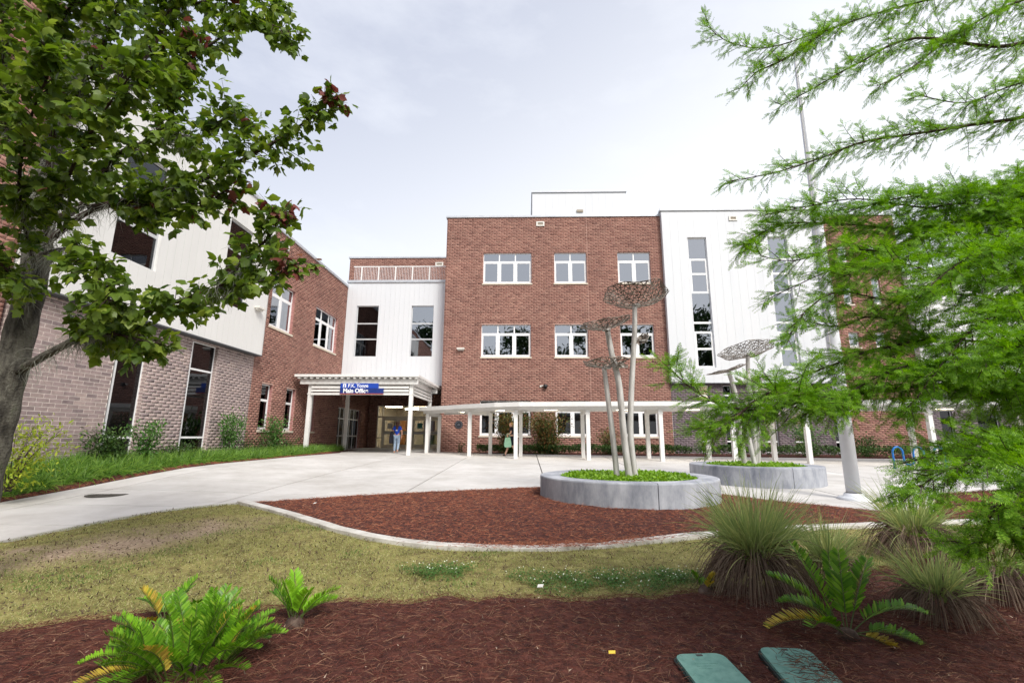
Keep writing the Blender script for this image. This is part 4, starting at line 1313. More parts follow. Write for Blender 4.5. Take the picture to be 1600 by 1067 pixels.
sculpture('tallest steel tree sculpture with wide cupped lattice top in the nearer planter', (2.3, 10.0, .7), [(2.24, 10.0, 0.55), (2.17, 10.0, 1.55), (2.24, 10.0, 2.61), (2.35, 10.0, 3.72), (2.38, 10.0, 4.33)], 0.060,
          [((2.42, 10.0, 4.36), 0.68, 0.24, (-0.16, 0.04, 0.3), 3), ((2.52, 9.95, 3.55), 0.15, 0.05, (0.6, -0.9, 0), 4)], G1)
sculpture('middle steel tree sculpture with tilted bent lattice top in the nearer planter', (2.1, 9.75, .7), [(2.07, 9.75, 0.55), (1.98, 9.75, 1.54), (1.92, 9.75, 2.59), (1.80, 9.75, 3.2), (1.72, 9.75, 3.72)], 0.066,
          [((1.70, 9.75, 3.74), 0.54, 0.16, (-0.10, -0.16, 1.0), 5), ((1.95, 9.7, 2.95), 0.16, 0.05, (0.5, 0.3, 0), 6)], G1)
sculpture('shortest steel tree sculpture with small lattice top in the nearer planter', (1.85, 9.9, .7), [(1.86, 9.95, 0.55), (1.79, 9.95, 1.54), (1.72, 9.95, 2.3), (1.66, 9.95, 2.95)], 0.056,
          [((1.72, 9.95, 2.96), 0.47, 0.13, (-0.06, 0.06, 2.0), 7)], G1)
sculpture('tallest steel tree sculpture with broad disc top in the farther planter', (6.4, 13.6, .8), [(6.34, 13.6, 0.7), (6.41, 13.6, 2.29), (6.37, 13.6, 3.02), (6.42, 13.6, 3.86)], 0.066,
          [((6.44, 13.6, 3.88), 0.74, 0.14, (-0.24, 0.0, 0.4), 8), ((6.55, 13.5, 3.1), 0.14, 0.05, (0.5, -0.7, 0), 9)], G2)
sculpture('leaning steel tree sculpture with tilted disc top at left in the farther planter', (5.95, 13.5, .8), [(5.98, 13.4, 0.7), (5.93, 13.4, 1.58), (5.89, 13.4, 2.65), (5.76, 13.4, 3.3)], 0.07,
          [((5.74, 13.4, 3.35), 0.54, 0.08, (-0.20, -0.20, 0.9), 10), ((6.02, 13.35, 3.05), 0.15, 0.05, (0.4, 0.4, 0), 12)], G2)
sculpture('short steel tree sculpture at right in the farther planter behind cypress twigs', (6.55, 13.8, .8), [(6.52, 13.8, 0.7), (6.63, 13.8, 2.11), (6.66, 13.8, 3.1)], 0.062,
          [((6.72, 13.8, 3.12), 0.34, 0.10, (-0.2, 0.1, 0.2), 13)], G2)
sculpture('crossing steel tree sculpture between the others in the farther planter', (6.15, 13.45, .8), [(6.18, 13.25, 0.7), (6.08, 13.3, 1.6), (5.98, 13.35, 2.3)], 0.062,
          [((5.96, 13.35, 2.32), 0.30, 0.10, (-0.2, 0.1, 0.2), 14)], G2)

# ================================================================ flagpole, bike rack, drain cover, valve boxes
fp = thing('flagpole', 'tall tapered white metal flagpole on the plaza behind the cypress', 'flagpole')
gz = float(ground(6.75, 10.3))
m_ = MB(); m_.tube([(6.75, 10.3, gz + .05), (6.75, 10.3, gz + 3), (6.75, 10.3, gz + 10), (6.75, 10.3, gz + 10.6)], [0.135, 0.128, 0.06, 0.05], 20); m_.build('shaft', 'flagpole', fp, smooth=True)
m_ = MB(); m_.lathe((6.75, 10.3, gz - .02), [(0.30, 0.0), (0.30, 0.05), (0.27, 0.075), (0.20, 0.085), (0.17, 0.14), (0.155, 0.15)], 28); m_.build('base_collar', 'flagpole', fp, smooth=True)
m_ = MB(); m_.lathe((6.75, 10.3, gz + 10.6), [(0.0, 0.16), (0.05, 0.14), (0.075, 0.08), (0.05, 0.02), (0.03, -0.02)], 16); m_.build('finial', 'flagpole', fp, smooth=True)
m_ = MB(); m_.tube([(6.60, 10.2, gz + 1.4), (6.62, 10.22, gz + 5), (6.69, 10.24, gz + 10.4)], [0.006] * 3, 6); m_.build('halyard', 'scrap', fp)

br = thing('bike_rack', 'bright blue wave shaped tube bike rack on the plaza behind cypress', 'bike rack')
gx, gy = 13.08, 17.6
bz = float(ground(gx, gy))
pts = [(gx, gy, bz - .02), (gx, gy, bz + 0.45)]
w_ = 0.36
for hump in range(3):
    x0 = gx + hump * 2 * w_
    pts += [(x0 + w_ / 2 - w_ / 2 * math.cos(t), gy, bz + 0.55 + 0.2 * math.sin(t)) for t in np.linspace(0, PI, 9)]
    if hump < 2:
        pts += [(x0 + w_, gy, bz + 0.42)]
        pts += [(x0 + 1.5 * w_ - w_ / 2 * math.cos(t), gy, bz + 0.32 - 0.2 * math.sin(t)) for t in np.linspace(0, PI, 9)]
        pts += [(x0 + 2 * w_, gy, bz + 0.42)]
pts += [(gx + 5 * w_, gy, bz + .4), (gx + 5 * w_, gy, bz - .02)]
m_ = MB(); m_.tube(pts, [0.033] * len(pts), 10); m_.build('tube', 'bike_blue', br, smooth=True)
for x_ in (gx, gx + 5 * w_):
    m_ = MB(); m_.lathe((x_, gy, bz), [(0.09, 0.0), (0.09, 0.012), (0.035, 0.016)], 14); m_.build('foot_plate', 'bike_blue', br)

mh = thing('drain_cover', 'round cast iron drain cover set in the pale concrete path', 'drain cover')
mcx, mcy = -8.46, 9.68
mz = float(ground(mcx, mcy))
m_ = MB(); m_.lathe((mcx, mcy, mz), [(0.36, 0.001), (0.36, 0.012), (0.31, 0.013), (0.305, 0.004)], 36); m_.build('frame', 'iron', mh)
m_ = MB(); m_.lathe((mcx, mcy, mz), [(0.0, 0.006), (0.304, 0.006)], 36); m_.build('cover_plate', 'black', mh)
m_ = MB()
for i in range(-6, 7):
    y_ = i * 0.045; hw = math.sqrt(max(0.0, 0.3 ** 2 - y_ ** 2))
    m_.box(mcx - hw, mcx + hw, mcy + y_ - .013, mcy + y_ + .013, mz + .007, mz + .014)
m_.box(mcx - .02, mcx + .02, mcy - .3, mcy + .3, mz + .007, mz + .0145)
tag(m_.build('grate_bars', 'iron', mh), kind='stuff')

def valve_box(label, cx, cy, rot, w, L):
    t = thing('valve_box', label, 'utility lid', (cx, cy, float(ground(cx, cy)) + 0.055), group='green valve box lids in the mulch')
    t.rotation_euler = (math.radians(1.5), math.radians(-1), rot)
    def rr(w, L, z0, z1, c, name, mat):
        bm = bmesh.new()
        P = []
        for sx, sy, a0 in ((1, 1, 0), (-1, 1, PI / 2), (-1, -1, PI), (1, -1, 1.5 * PI)):
            for k_ in range(5):
                a = a0 + k_ * PI / 8
                P.append((sx * (w / 2 - c) + c * math.cos(a), sy * (L / 2 - c) + c * math.sin(a)))
        b0 = [bm.verts.new((x, y, z0)) for x, y in P]; b1 = [bm.verts.new((x, y, z1)) for x, y in P]
        bm.faces.new(b1); bm.faces.new(b0[::-1])
        for i in range(len(P)): bm.faces.new((b0[i], b0[(i + 1) % len(P)], b1[(i + 1) % len(P)], b1[i]))
        me = bpy.data.meshes.new(name); bm.to_mesh(me); bm.free()
        return link(name, me, t, mat)
    rr(w + 0.03, L + 0.03, -0.1, -0.012, 0.07, 'box_rim', 'lid_rim')
    rr(w, L, -0.02, 0.006, 0.06, 'lid', 'lid_green')
    m_ = MB(); m_.box(-0.02, 0.02, L / 2 - 0.035, L / 2 - 0.015, 0.0062, 0.0085); m_.build('lift_slot', 'black', t)
    m_ = MB()
    for k_ in range(3): m_.box(-0.07, 0.07 - 0.03 * k_, L / 2 - 0.13 - 0.03 * k_, L / 2 - 0.12 - 0.03 * k_, 0.0062, 0.0075)
    m_.build('raised_mark', 'lid_green', t)
    return t
valve_box('clean green plastic valve box lid at bottom edge, the left one', 1.11, 3.14, 0.06, 0.31, 0.46)
valve_box('green plastic valve box lid half covered by pine straw, the right one', 1.66, 3.24, -0.10, 0.31, 0.46)
m_ = MB(); m_.add([(0.52, 3.30, 0.17), (0.56, 3.29, 0.175), (0.563, 3.31, 0.185), (0.522, 3.318, 0.18), (0.53, 3.30, 0.178)], [(0, 1, 2, 3)])
o_ = m_.build('paper_scrap', 'scrap_y'); tag(o_, 'small yellow wrapper scrap lying on the dark mulch', 'litter')
so_ = o_.modifiers.new('t', 'SOLIDIFY'); so_.thickness = 0.003
for (x_, y_, s_, lab) in ((0.10, 4.62, 0.05, 'small white paper scrap at the edge of the lawn'), (-3.9, 8.9, 0.05, 'tiny white scrap in mulch by the kerb tip')):
    z_ = float(ground(x_, y_)) + 0.04
    m_ = MB(); m_.add([(x_, y_, z_), (x_ + s_, y_ - 0.02, z_ + .01), (x_ + s_ * 1.2, y_ + .03, z_ + .02), (x_ + .01, y_ + .04, z_ + .015)], [(0, 1, 2, 3)])
    o_ = m_.build('paper_scrap', 'scrap'); tag(o_, lab, 'litter'); so_ = o_.modifiers.new('t', 'SOLIDIFY'); so_.thickness = 0.003
# ================================================================ vegetation
MAPLE = {
 'maple_trunk': [(-5.22, 4.5, 0.03), (-5.19, 4.5, 1.01), (-5.15, 4.5, 1.73), (-5.13, 4.5, 2.5), (-5.12, 4.5, 3.19), (-5.18, 4.5, 3.91), (-5.31, 4.6, 5.0), (-5.34, 4.7, 6.21), (-5.37, 4.8, 7.68), (-5.5, 5.0, 9.49)],
 'b1': [(-5.12, 4.5, 2.08), (-4.5, 4.3, 2.3), (-3.94, 4.2, 2.53), (-3.39, 4.1, 2.66), (-2.8, 4.0, 2.8), (-2.28, 3.9, 2.86), (-2.12, 3.9, 2.98)],
 'b1b': [(-2.8, 4.0, 2.8), (-2.53, 3.95, 3.06), (-2.3, 3.9, 3.29), (-2.23, 3.9, 3.48)],
 'b1c': [(-4.27, 4.25, 2.39), (-3.83, 4.1, 2.41), (-3.46, 4.0, 2.33), (-3.31, 4.0, 2.3)],
 'b2': [(-5.12, 4.5, 3.4), (-4.55, 4.4, 3.78), (-3.86, 4.3, 3.81), (-3.25, 4.2, 3.75), (-3.01, 4.2, 3.87)],
 'b3': [(-5.15, 4.5, 3.69), (-4.64, 4.4, 3.86), (-4.29, 4.3, 4.34), (-3.74, 4.2, 4.56), (-3.65, 4.2, 5.13), (-3.58, 4.2, 5.6)],
 'b4': [(-4.56, 4.4, 3.82), (-3.47, 4.2, 3.91), (-2.85, 4.1, 4.13), (-2.37, 4.1, 4.44), (-2.07, 4.1, 4.71), (-1.98, 4.1, 4.81)],
 'b5': [(-5.29, 4.6, 4.92), (-4.82, 4.6, 5.41), (-4.39, 4.6, 6.0), (-4.23, 4.6, 6.73), (-4.14, 4.6, 7.49)],
 'b6': [(-4.82, 4.6, 5.41), (-4.14, 4.5, 5.44), (-3.6, 4.4, 5.75), (-3.13, 4.4, 6.08), (-2.69, 4.3, 5.89), (-2.6, 4.3, 5.84)],
 'b7': [(-5.18, 4.5, 3.84), (-5.54, 4.4, 4.46), (-5.71, 4.3, 5.34), (-5.96, 4.3, 6.35), (-6.13, 4.3, 7.26)],
 'b8': [(-5.18, 4.5, 4.14), (-4.95, 4.2, 4.85), (-4.92, 4.0, 5.52), (-5.1, 3.9, 6.21)],
 'b9': [(-5.13, 4.5, 3.4), (-4.19, 3.8, 3.86), (-3.58, 3.4, 4.14), (-3.17, 3.2, 4.39)],
 'b10': [(-5.34, 4.7, 6.21), (-4.64, 4.7, 6.57), (-3.78, 4.6, 6.62), (-3.19, 4.5, 6.77), (-2.92, 4.5, 6.4)],
 'b11': [(-5.11, 4.5, 3.33), (-4.25, 4.0, 3.19), (-3.66, 3.7, 2.83), (-3.41, 3.6, 2.57)],
 'b13': [(-5.11, 4.5, 2.84), (-4.83, 4.0, 3.0), (-4.88, 3.8, 3.17)],
 'b14': [(-3.77, 4.2, 4.57), (-3.28, 4.1, 4.41), (-2.98, 4.1, 4.66), (-2.7, 4.1, 4.51)],
 'b15': [(-5.12, 4.5, 3.19), (-4.51, 3.7, 3.61), (-4.07, 3.3, 4.07), (-3.72, 3.1, 4.43)],
 'b16': [(-5.22, 4.55, 4.8), (-4.57, 4.1, 5.14), (-4.21, 3.9, 5.48), (-4.15, 3.9, 6.1)],
 'b17': [(-5.31, 4.65, 5.72), (-5.09, 4.2, 5.72), (-4.79, 4.0, 5.91), (-4.48, 3.9, 6.19)],
}
CYP = {
 'c1': [(4.62, 3.4, 4.84), (3.69, 3.2, 4.47), (2.93, 3.1, 4.46), (2.4, 3.0, 4.16), (2.01, 3.0, 3.93), (1.82, 3.0, 3.83)],
 'c2': [(4.92, 3.4, 5.67), (3.45, 3.2, 4.99), (2.78, 3.1, 4.72), (2.21, 3.0, 4.45), (1.78, 3.0, 4.31), (1.48, 2.95, 4.31), (1.33, 2.95, 4.45)],
 'c2b': [(2.21, 3.0, 4.45), (1.84, 2.9, 4.13), (1.61, 2.9, 4.01), (1.51, 2.9, 3.9)],
 'c3': [(4.53, 3.4, 4.04), (3.51, 3.2, 3.82), (2.9, 3.1, 3.67), (2.36, 3.0, 3.53), (2.08, 3.0, 3.42), (1.69, 2.95, 3.27), (1.38, 2.95, 3.21)],
 'c4': [(4.34, 3.4, 3.24), (3.08, 3.1, 2.96), (2.56, 3.0, 2.88), (2.06, 3.0, 2.92), (1.69, 2.95, 2.89), (1.42, 2.9, 2.73)],
 'c5': [(4.28, 3.3, 3.45), (3.04, 3.0, 3.0), (2.45, 2.9, 2.75), (1.86, 2.8, 2.51), (1.64, 2.8, 2.41), (1.51, 2.8, 2.35)],
 'c6': [(3.95, 3.3, 2.07), (3.08, 3.0, 2.09), (2.5, 2.9, 2.12), (2.1, 2.8, 2.22), (1.88, 2.8, 2.16), (1.67, 2.8, 2.2)],
 'c6b': [(2.49, 2.9, 2.1), (2.07, 2.8, 2.02), (1.78, 2.75, 1.92), (1.46, 2.7, 1.81)],
 'c7': [(4.01, 3.3, 1.6), (2.97, 2.9, 1.76), (2.63, 2.8, 1.79), (2.3, 2.75, 1.8), (1.97, 2.7, 1.76), (1.55, 2.6, 1.71), (1.31, 2.6, 1.65), (1.05, 2.55, 1.67), (0.89, 2.55, 1.76), (0.77, 2.5, 1.86)],
 'c7b': [(1.55, 2.6, 1.71), (1.27, 2.5, 1.73), (1.09, 2.5, 1.61), (0.95, 2.5, 1.55)],
 'c8': [(3.87, 3.2, 1.86), (2.79, 2.7, 1.83), (2.35, 2.6, 1.85), (2.01, 2.5, 1.88), (1.7, 2.5, 1.75), (1.43, 2.4, 1.64)],
 'c9': [(3.26, 2.6, 1.49), (2.21, 2.1, 1.45), (1.9, 2.0, 1.43), (1.69, 2.0, 1.38), (1.55, 2.0, 1.3)],
 'c10': [(2.95, 2.4, 1.26), (2.04, 1.9, 1.24), (1.7, 1.8, 1.18), (1.57, 1.8, 1.14)],
 'c12': [(4.47, 3.3, 4.27), (3.53, 3.0, 3.98), (3.0, 2.9, 3.75), (2.71, 2.9, 3.81)],
 'c13': [(4.31, 3.3, 3.61), (3.38, 3.0, 3.23), (2.84, 2.9, 3.09), (2.34, 2.8, 2.99), (2.05, 2.8, 2.91)],
 'c14': [(3.98, 3.2, 2.66), (3.01, 2.8, 2.44), (2.54, 2.7, 2.41), (2.11, 2.6, 2.49), (1.82, 2.6, 2.41)],
 'c15': [(4.02, 3.2, 2.85), (2.84, 2.6, 2.6), (2.35, 2.4, 2.45), (2.0, 2.3, 2.24)],
 'c16': [(3.8, 3.0, 2.25), (2.84, 2.6, 2.22), (2.35, 2.4, 2.1), (2.12, 2.4, 1.9), (1.89, 2.4, 1.64)],
 'c17': [(4.81, 3.4, 5.21), (3.92, 3.2, 4.89), (3.27, 3.1, 4.51), (2.75, 3.0, 4.1), (2.51, 3.0, 3.97)],
 'c18': [(3.38, 2.6, 1.93), (2.4, 2.1, 1.85), (2.09, 2.0, 1.89), (1.93, 2.0, 1.83)],
 'c19': [(2.73, 2.2, 1.36), (2.01, 1.8, 1.37), (1.72, 1.7, 1.35), (1.58, 1.7, 1.28)],
 'c20': [(3.87, 3.1, 2.72), (2.76, 2.9, 2.64), (2.28, 2.8, 2.63), (1.9, 2.75, 2.63), (1.6, 2.7, 2.54), (1.41, 2.7, 2.57)],
 'c21': [(2.94, 2.9, 2.35), (2.16, 2.7, 2.29), (1.8, 2.65, 2.33), (1.56, 2.6, 2.19), (1.46, 2.6, 2.04)],
 'c22': [(3.16, 3.0, 3.0), (2.58, 2.9, 2.98), (2.1, 2.8, 2.99), (1.78, 2.8, 2.94), (1.53, 2.8, 2.89)],
 'c23': [(2.94, 2.6, 1.49), (2.2, 2.3, 1.49), (1.92, 2.25, 1.46), (1.74, 2.2, 1.41)],
}

CAMP = np.array([0, 0, 1.5])
def catmull(P, step):
    P = np.array(P, float)
    out = []
    for i in range(len(P) - 1):
        p0, p1, p2, p3 = P[max(0, i - 1)], P[i], P[i + 1], P[min(len(P) - 1, i + 2)]
        k_ = max(2, int(np.linalg.norm(p2 - p1) / step))
        for t in np.arange(k_) / k_:
            out.append(0.5 * (2 * p1 + (p2 - p0) * t + (2 * p0 - 5 * p1 + 4 * p2 - p3) * t * t + (3 * p1 - p0 - 3 * p2 + p3) * t ** 3))
    out.append(P[-1])
    return np.array(out)

def single_leaves(name, tmpl_v, tmpl_f, pos, rot, scale, sel, parent, mat):
    me = mesh_np(name, tmpl_v, tmpl_f)
    me.materials.append(MAT[mat])
    for i in sel:
        M4 = np.eye(4); M4[:3, :3] = rot[i] * scale[i]; M4[:3, 3] = pos[i]
        o = bpy.data.objects.new(name, me)
        o.matrix_basis = Matrix(M4.tolist())
        COL.objects.link(o); o.parent = parent

def in_view(p):
    v = p - CAMP
    Rm = np.array(R_)
    c = v @ Rm.T
    u = c[:, 0] / np.maximum(c[:, 2], 0.01) * 733.25; w = c[:, 1] / np.maximum(c[:, 2], 0.01) * 733.25
    return (c[:, 2] > 0.2) & (np.abs(u) < 780) & (np.abs(w) < 520), np.linalg.norm(v, axis=1)

LEAF_V = [(0, 0.38, 0.03), (0, 0, 0.02), (.26, .00, -.05), (.40, .20, -.05), (.54, .54, -.16), (.33, .55, -.05), (.24, .72, -.07), (0, 1.0, -.16), (-.24, .72, -.07), (-.33, .55, -.05), (-.54, .54, -.16), (-.40, .20, -.05), (-.26, .00, -.05)]
LEAF_F = [(0, i, i + 1) for i in range(1, 12)] + [(0, 12, 1)]

# ---- maple
mt = thing('maple_tree', 'large leafy maple with grey mossy trunk at the left edge of the lawn', 'tree')
tp = catmull(MAPLE['maple_trunk'], 0.08)
hh = np.linspace(0, 1, len(tp))
tr_r = 0.145 - 0.09 * hh + 0.06 * np.exp(-hh * 14)
trunk = MB(); trunk.tube([p for p in tp], list(tr_r * (1 + 0.05 * np.sin(np.arange(len(tp)) * 1.3))), 14); trunk.build('trunk', 'bark', mt, smooth=True)
twig = MB()
LP, LA, LN, LS, RED = [], [], [], [], []
moss_src = []
for nm, P in MAPLE.items():
    if nm == 'maple_trunk': continue
    p = catmull(P, 0.04)
    n_ = len(p)
    r0 = {'b1': 0.045, 'b2': 0.035, 'b3': 0.04, 'b4': 0.035, 'b5': 0.045, 'b7': 0.035, 'b8': 0.04}.get(nm, 0.024)
    lm = MB(); lm.tube([q for q in p], list(np.linspace(r0, 0.005, n_)), 8); lm.build('limb', 'bark' if nm in ('b1', 'b7') else 'twig', mt, smooth=True)
    moss_src.append(p[: n_ // 2])
    dirs = np.gradient(p, axis=0); dirs /= np.linalg.norm(dirs, axis=1, keepdims=True)
    start = {'b11': 0.5, 'b2': 0.5, 'b1': 0.30, 'b1b': 0.1, 'b1c': 0.1, 'b4': 0.12, 'b12': 0.3, 'b14': 0.1}.get(nm, 0.22)
    for i in range(int(n_ * start), n_):
        for rep in range(2 if i < n_ - 3 else 4):
            if rng.random() < (0.62 if nm in ('b1',) else 0.82): pass
            else: continue
            s = rng.normal(size=3); s -= dirs[i] * s.dot(dirs[i]); s /= np.linalg.norm(s)
            d = dirs[i] * rng.uniform(0.35, 0.9) + s * rng.uniform(0.5, 1.0) + np.array([0, 0, 0.15])
            d /= np.linalg.norm(d)
            L = rng.uniform(0.10, 0.34) * (1.0 if i < n_ * 0.8 else 0.7)
            k_ = max(2, int(L / 0.055))
            q = p[i].copy(); tpts = [q.copy()]
            for j in range(k_):
                d = d + rng.normal(size=3) * 0.12 + np.array([0, 0, -0.03]); d /= np.linalg.norm(d)
                q = q + d * L / k_; tpts.append(q.copy())
                for side in range(2 if j < k_ - 1 else 3):
                    a = d * rng.uniform(0.0, 0.8) + rng.normal(size=3) * 0.6 + np.array([0, 0, -0.65])
                    pet = a / np.linalg.norm(a) * rng.uniform(0.02, 0.05)
                    LP.append(q + pet); LA.append(a); LN.append(rng.normal(size=3) * 0.55 + np.array([-0.1, -0.25, 0.9]))
                    LS.append(rng.uniform(0.058, 0.108))
                    tipf = i > n_ - 4 and j >= k_ - 2
                    RED.append((tipf and nm in ('b1', 'b1b', 'b4', 'b3', 'b12', 'b2') and rng.random() < 0.45) or rng.random() < 0.004)
            twig.tube(tpts, list(np.linspace(0.0045, 0.0015, len(tpts))), 4, cap=False)
tag(twig.build('twigs', 'twig', mt), kind='stuff')
LP, LA, LN, LS, RED = np.array(LP), np.array(LA), np.array(LN), np.array(LS), np.array(RED)
ROT = frames(LA, LN)
vis, dist = in_view(LP)
key = np.where(vis & ~RED, dist / LS, 1e9)
sel = np.argsort(key)[:300]
single_leaves('leaf', LEAF_V, LEAF_F, LP, ROT, LS, sel, mt, 'maple')
rest = np.ones(len(LP), bool); rest[sel] = False
for msk, nm, mm in ((rest & ~RED, 'foliage', 'maple'), (rest & RED, 'red_foliage', 'maple_red')):
    v, f = scatter(LEAF_V, LEAF_F, LP[msk], ROT[msk], LS[msk])
    tag(link(nm, mesh_np(nm, v, f), mt, mm), kind='stuff')
print('maple leaves', len(LP))

def strands(P0, L, droop, wdt, segs, dirs0, wob=0.0):
    """tapered ribbons: P0 roots, dirs0 first direction, gravity bends them"""
    n_ = len(P0)
    pts = [P0]
    d = dirs0 / np.linalg.norm(dirs0, axis=1, keepdims=True)
    st = (L / segs)[:, None]
    for s in range(segs):
        d = d + np.stack([np.zeros(n_), np.zeros(n_), -droop], 1) / segs + (rng.normal(size=(n_, 3)) * wob)
        d = d / np.linalg.norm(d, axis=1, keepdims=True)
        pts.append(pts[-1] + d * st)
    pts = np.stack(pts, 1)
    view = pts - CAMP
    side = np.cross(np.gradient(pts, axis=1), view + rng.normal(size=(n_, 1, 3)) * 1.5)
    side /= (np.linalg.norm(side, axis=2, keepdims=True) + 1e-9)
    prof = np.concatenate([[0.75], np.linspace(1, 0.12, segs)])
    w = (np.asarray(wdt)[:, None] * prof[None])[..., None] * 0.5
    A, B = pts - side * w, pts + side * w
    V = np.stack([A, B], 2).reshape(n_, -1, 3)
    tf = np.array([(2 * s, 2 * s + 1, 2 * s + 3, 2 * s + 2) for s in range(segs)])
    F = (tf[None] + (np.arange(n_) * (segs + 1) * 2)[:, None, None]).reshape(-1, 4)
    return V.reshape(-1, 3), F

# spanish moss on trunk and inner limbs
src = []
for i in range(9000):
    if rng.random() < 0.6:
        t = int(rng.uniform(0.40, 0.95) * len(tp)); 
        a = rng.uniform(0, 2 * PI); r_ = tr_r[t] * 1.0
        src.append(tp[t] + np.array([math.cos(a) * r_, math.sin(a) * r_, 0]))
    else:
        m_ = moss_src[rng.integers(len(moss_src))]; src.append(m_[rng.integers(len(m_))] + rng.normal(size=3) * 0.01)
src = np.array(src)
ns_ = len(src)
d0 = rand_dirs(ns_) + np.array([0, 0, -0.2])
v, f = strands(src, rng.uniform(0.06, 0.34, ns_), np.full(ns_, 2.2), rng.uniform(0.0025, 0.006, ns_), 5, d0, 0.35)
o_ = link('spanish_moss', mesh_np('spanish_moss', v, f), None, 'moss'); tag(o_, 'grey spanish moss hanging on the maple trunk and inner limbs', 'moss', kind='stuff')

# ---- bald cypress
ct = thing('cypress_tree', 'feathery bright green cypress reaching in from the right edge', 'tree')
cz = float(ground(5.0, 3.6))
cp = catmull([(5.1, 3.6, cz - .1), (5.05, 3.6, 1.0), (5.0, 3.62, 2.5), (4.97, 3.65, 4.5), (4.95, 3.65, 7.0)], 0.2)
m_ = MB(); m_.tube([q for q in cp], list(np.linspace(0.2, 0.07, len(cp)) + 0.1 * np.exp(-np.linspace(0, 1, len(cp)) * 18)), 14); m_.build('trunk', 'cyp_bark', ct, smooth=True)
FV, FF = [(0.012, 0, 0), (-0.012, 0, 0), (0, 1, 0)], [(0, 1, 2)]
for i in range(13):
    y = 0.05 + 0.88 * i / 12
    ln = 0.20 * (0.55 + 0.6 * math.sin(PI * min(1, 0.15 + 0.85 * i / 12)) ) * (1 - 0.45 * (i / 12) ** 3)
    for s in (-1, 1):
        b0 = len(FV)
        z_ = 0.03 * math.sin(i * 2.1 + s)
        FV += [(0, y - 0.011, 0), (s * ln * 0.55, y + ln * 0.30 - .016, z_), (s * ln * 0.86, y + ln * 0.52, z_ * 2), (s * ln * 0.5, y + ln * 0.36 + 0.02, z_), (0, y + 0.014, 0)]
        FF += [(b0, b0 + 1, b0 + 3), (b0, b0 + 3, b0 + 4), (b0 + 1, b0 + 2, b0 + 3)]
FV, FF = np.array(FV), np.array(FF)
CPo, CA, CN, CS = [], [], [], []
tw = MB()
root = {}
TOP = ('c1', 'c2', 'c2b', 'c3', 'c12', 'c17')
for nm, P in CYP.items():
    P = list(P)
    if P[0][0] > 2.5 and nm not in ('c2b', 'c6b', 'c7b'):
        z_ = P[0][2] - 0.35 * (1 if nm not in ('c9', 'c10', 'c19') else 0.1)
        P = [(4.98, 3.62, min(z_, 6.5))] + P
    p = catmull(P, 0.05)
    n_ = len(p)
    r0 = {'c7': 0.030, 'c1': 0.022, 'c3': 0.02, 'c4': 0.02, 'c6': 0.02}.get(nm, 0.013)
    lm = MB(); lm.tube([q for q in p], list(np.linspace(r0, 0.0025, n_)), 7); lm.build('limb', 'cyp_bark', ct, smooth=True)
    dr = np.gradient(p, axis=0); dr /= np.linalg.norm(dr, axis=1, keepdims=True)
    dens = 1.0
    first = 0 if nm in ('c2b', 'c6b', 'c7b') else int(n_ * 0.30)
    for i in range(first, n_):
        tfrac = (i - first) / max(1, n_ - first)
        for rep in range(3 if nm in TOP else 7 if nm in ('c9', 'c10', 'c19', 'c18') else 5 if nm in ('c7', 'c7b', 'c8', 'c4') else 3 if nm in ('c20', 'c21', 'c22', 'c6', 'c5') else 4):
            if rng.random() > (0.85 if nm in TOP else 0.78): continue
            sgn = 1 if (i + rep) % 2 else -1
            s = np.cross(dr[i], np.array([0, 0, 1.0])); s /= np.linalg.norm(s)
            rollv = rng.normal() * 0.75
            s = s * sgn * math.cos(rollv) + np.cross(s, dr[i]) * math.sin(rollv)
            d = dr[i] * rng.uniform(0.6, 1.1) + s * rng.uniform(0.5, 0.9) + np.array([0, 0, -0.10])
            d /= np.linalg.norm(d)
            L = (0.10 + (0.24 if nm in TOP else 0.34) * (1 - tfrac) ** 0.7) * rng.uniform(0.5, 1.1)
            k_ = max(3, int(L / 0.018))
            q = p[i].copy(); tps = [q.copy()]
            for j in range(k_):
                d = d + rng.normal(size=3) * 0.05 + np.array([0, 0, -0.008]); d /= np.linalg.norm(d)
                q = q + d * L / k_
                if j % 3 == 0: tps.append(q.copy())
                s2 = np.cross(d, rng.normal(size=3) * 0.5 + np.array([0, 0, 1])); s2 /= (np.linalg.norm(s2) + 1e-9)
                sg2 = 1 if j % 2 else -1
                CPo.append(q.copy()); CA.append(d * rng.uniform(0.4, 0.9) + s2 * sg2 * rng.uniform(0.5, 0.9) + rng.normal(size=3) * 0.22)
                CN.append(rng.normal(size=3) * 0.5 + np.array([0, -0.2, 0.8])); CS.append(rng.uniform(0.06, 0.105) * (1 - 0.35 * j / k_) * (0.8 if nm in TOP else 1.0))
            CPo.append(q.copy()); CA.append(d.copy()); CN.append(np.array([0, 0, 1.0]) + rng.normal(size=3) * .3); CS.append(rng.uniform(0.05, 0.08))
            tps.append(q.copy())
            tw.tube(tps, list(np.linspace(0.0028, 0.001, len(tps))), 3, cap=False)
tag(tw.build('twigs', 'cyp_bark', ct), kind='stuff')
CPo, CA, CN, CS = map(np.array, (CPo, CA, CN, CS))
CR = frames(CA, CN)
vis, dist = in_view(CPo)
keepv = dist > 0.9
key = np.where(vis & keepv, dist / CS, 1e9)
sel = np.argsort(key)[:300]
single_leaves('leaf_spray', FV, FF, CPo, CR, CS, sel, ct, 'cypress')
rest = keepv.copy(); rest[sel] = False
v, f = scatter(FV, FF, CPo[rest], CR[rest], CS[rest])
me = mesh_np('foliage', v, f)
tag(link('foliage', me, ct, 'cypress'), kind='stuff')
print('cypress sprays', len(CPo), 'tris', len(f))

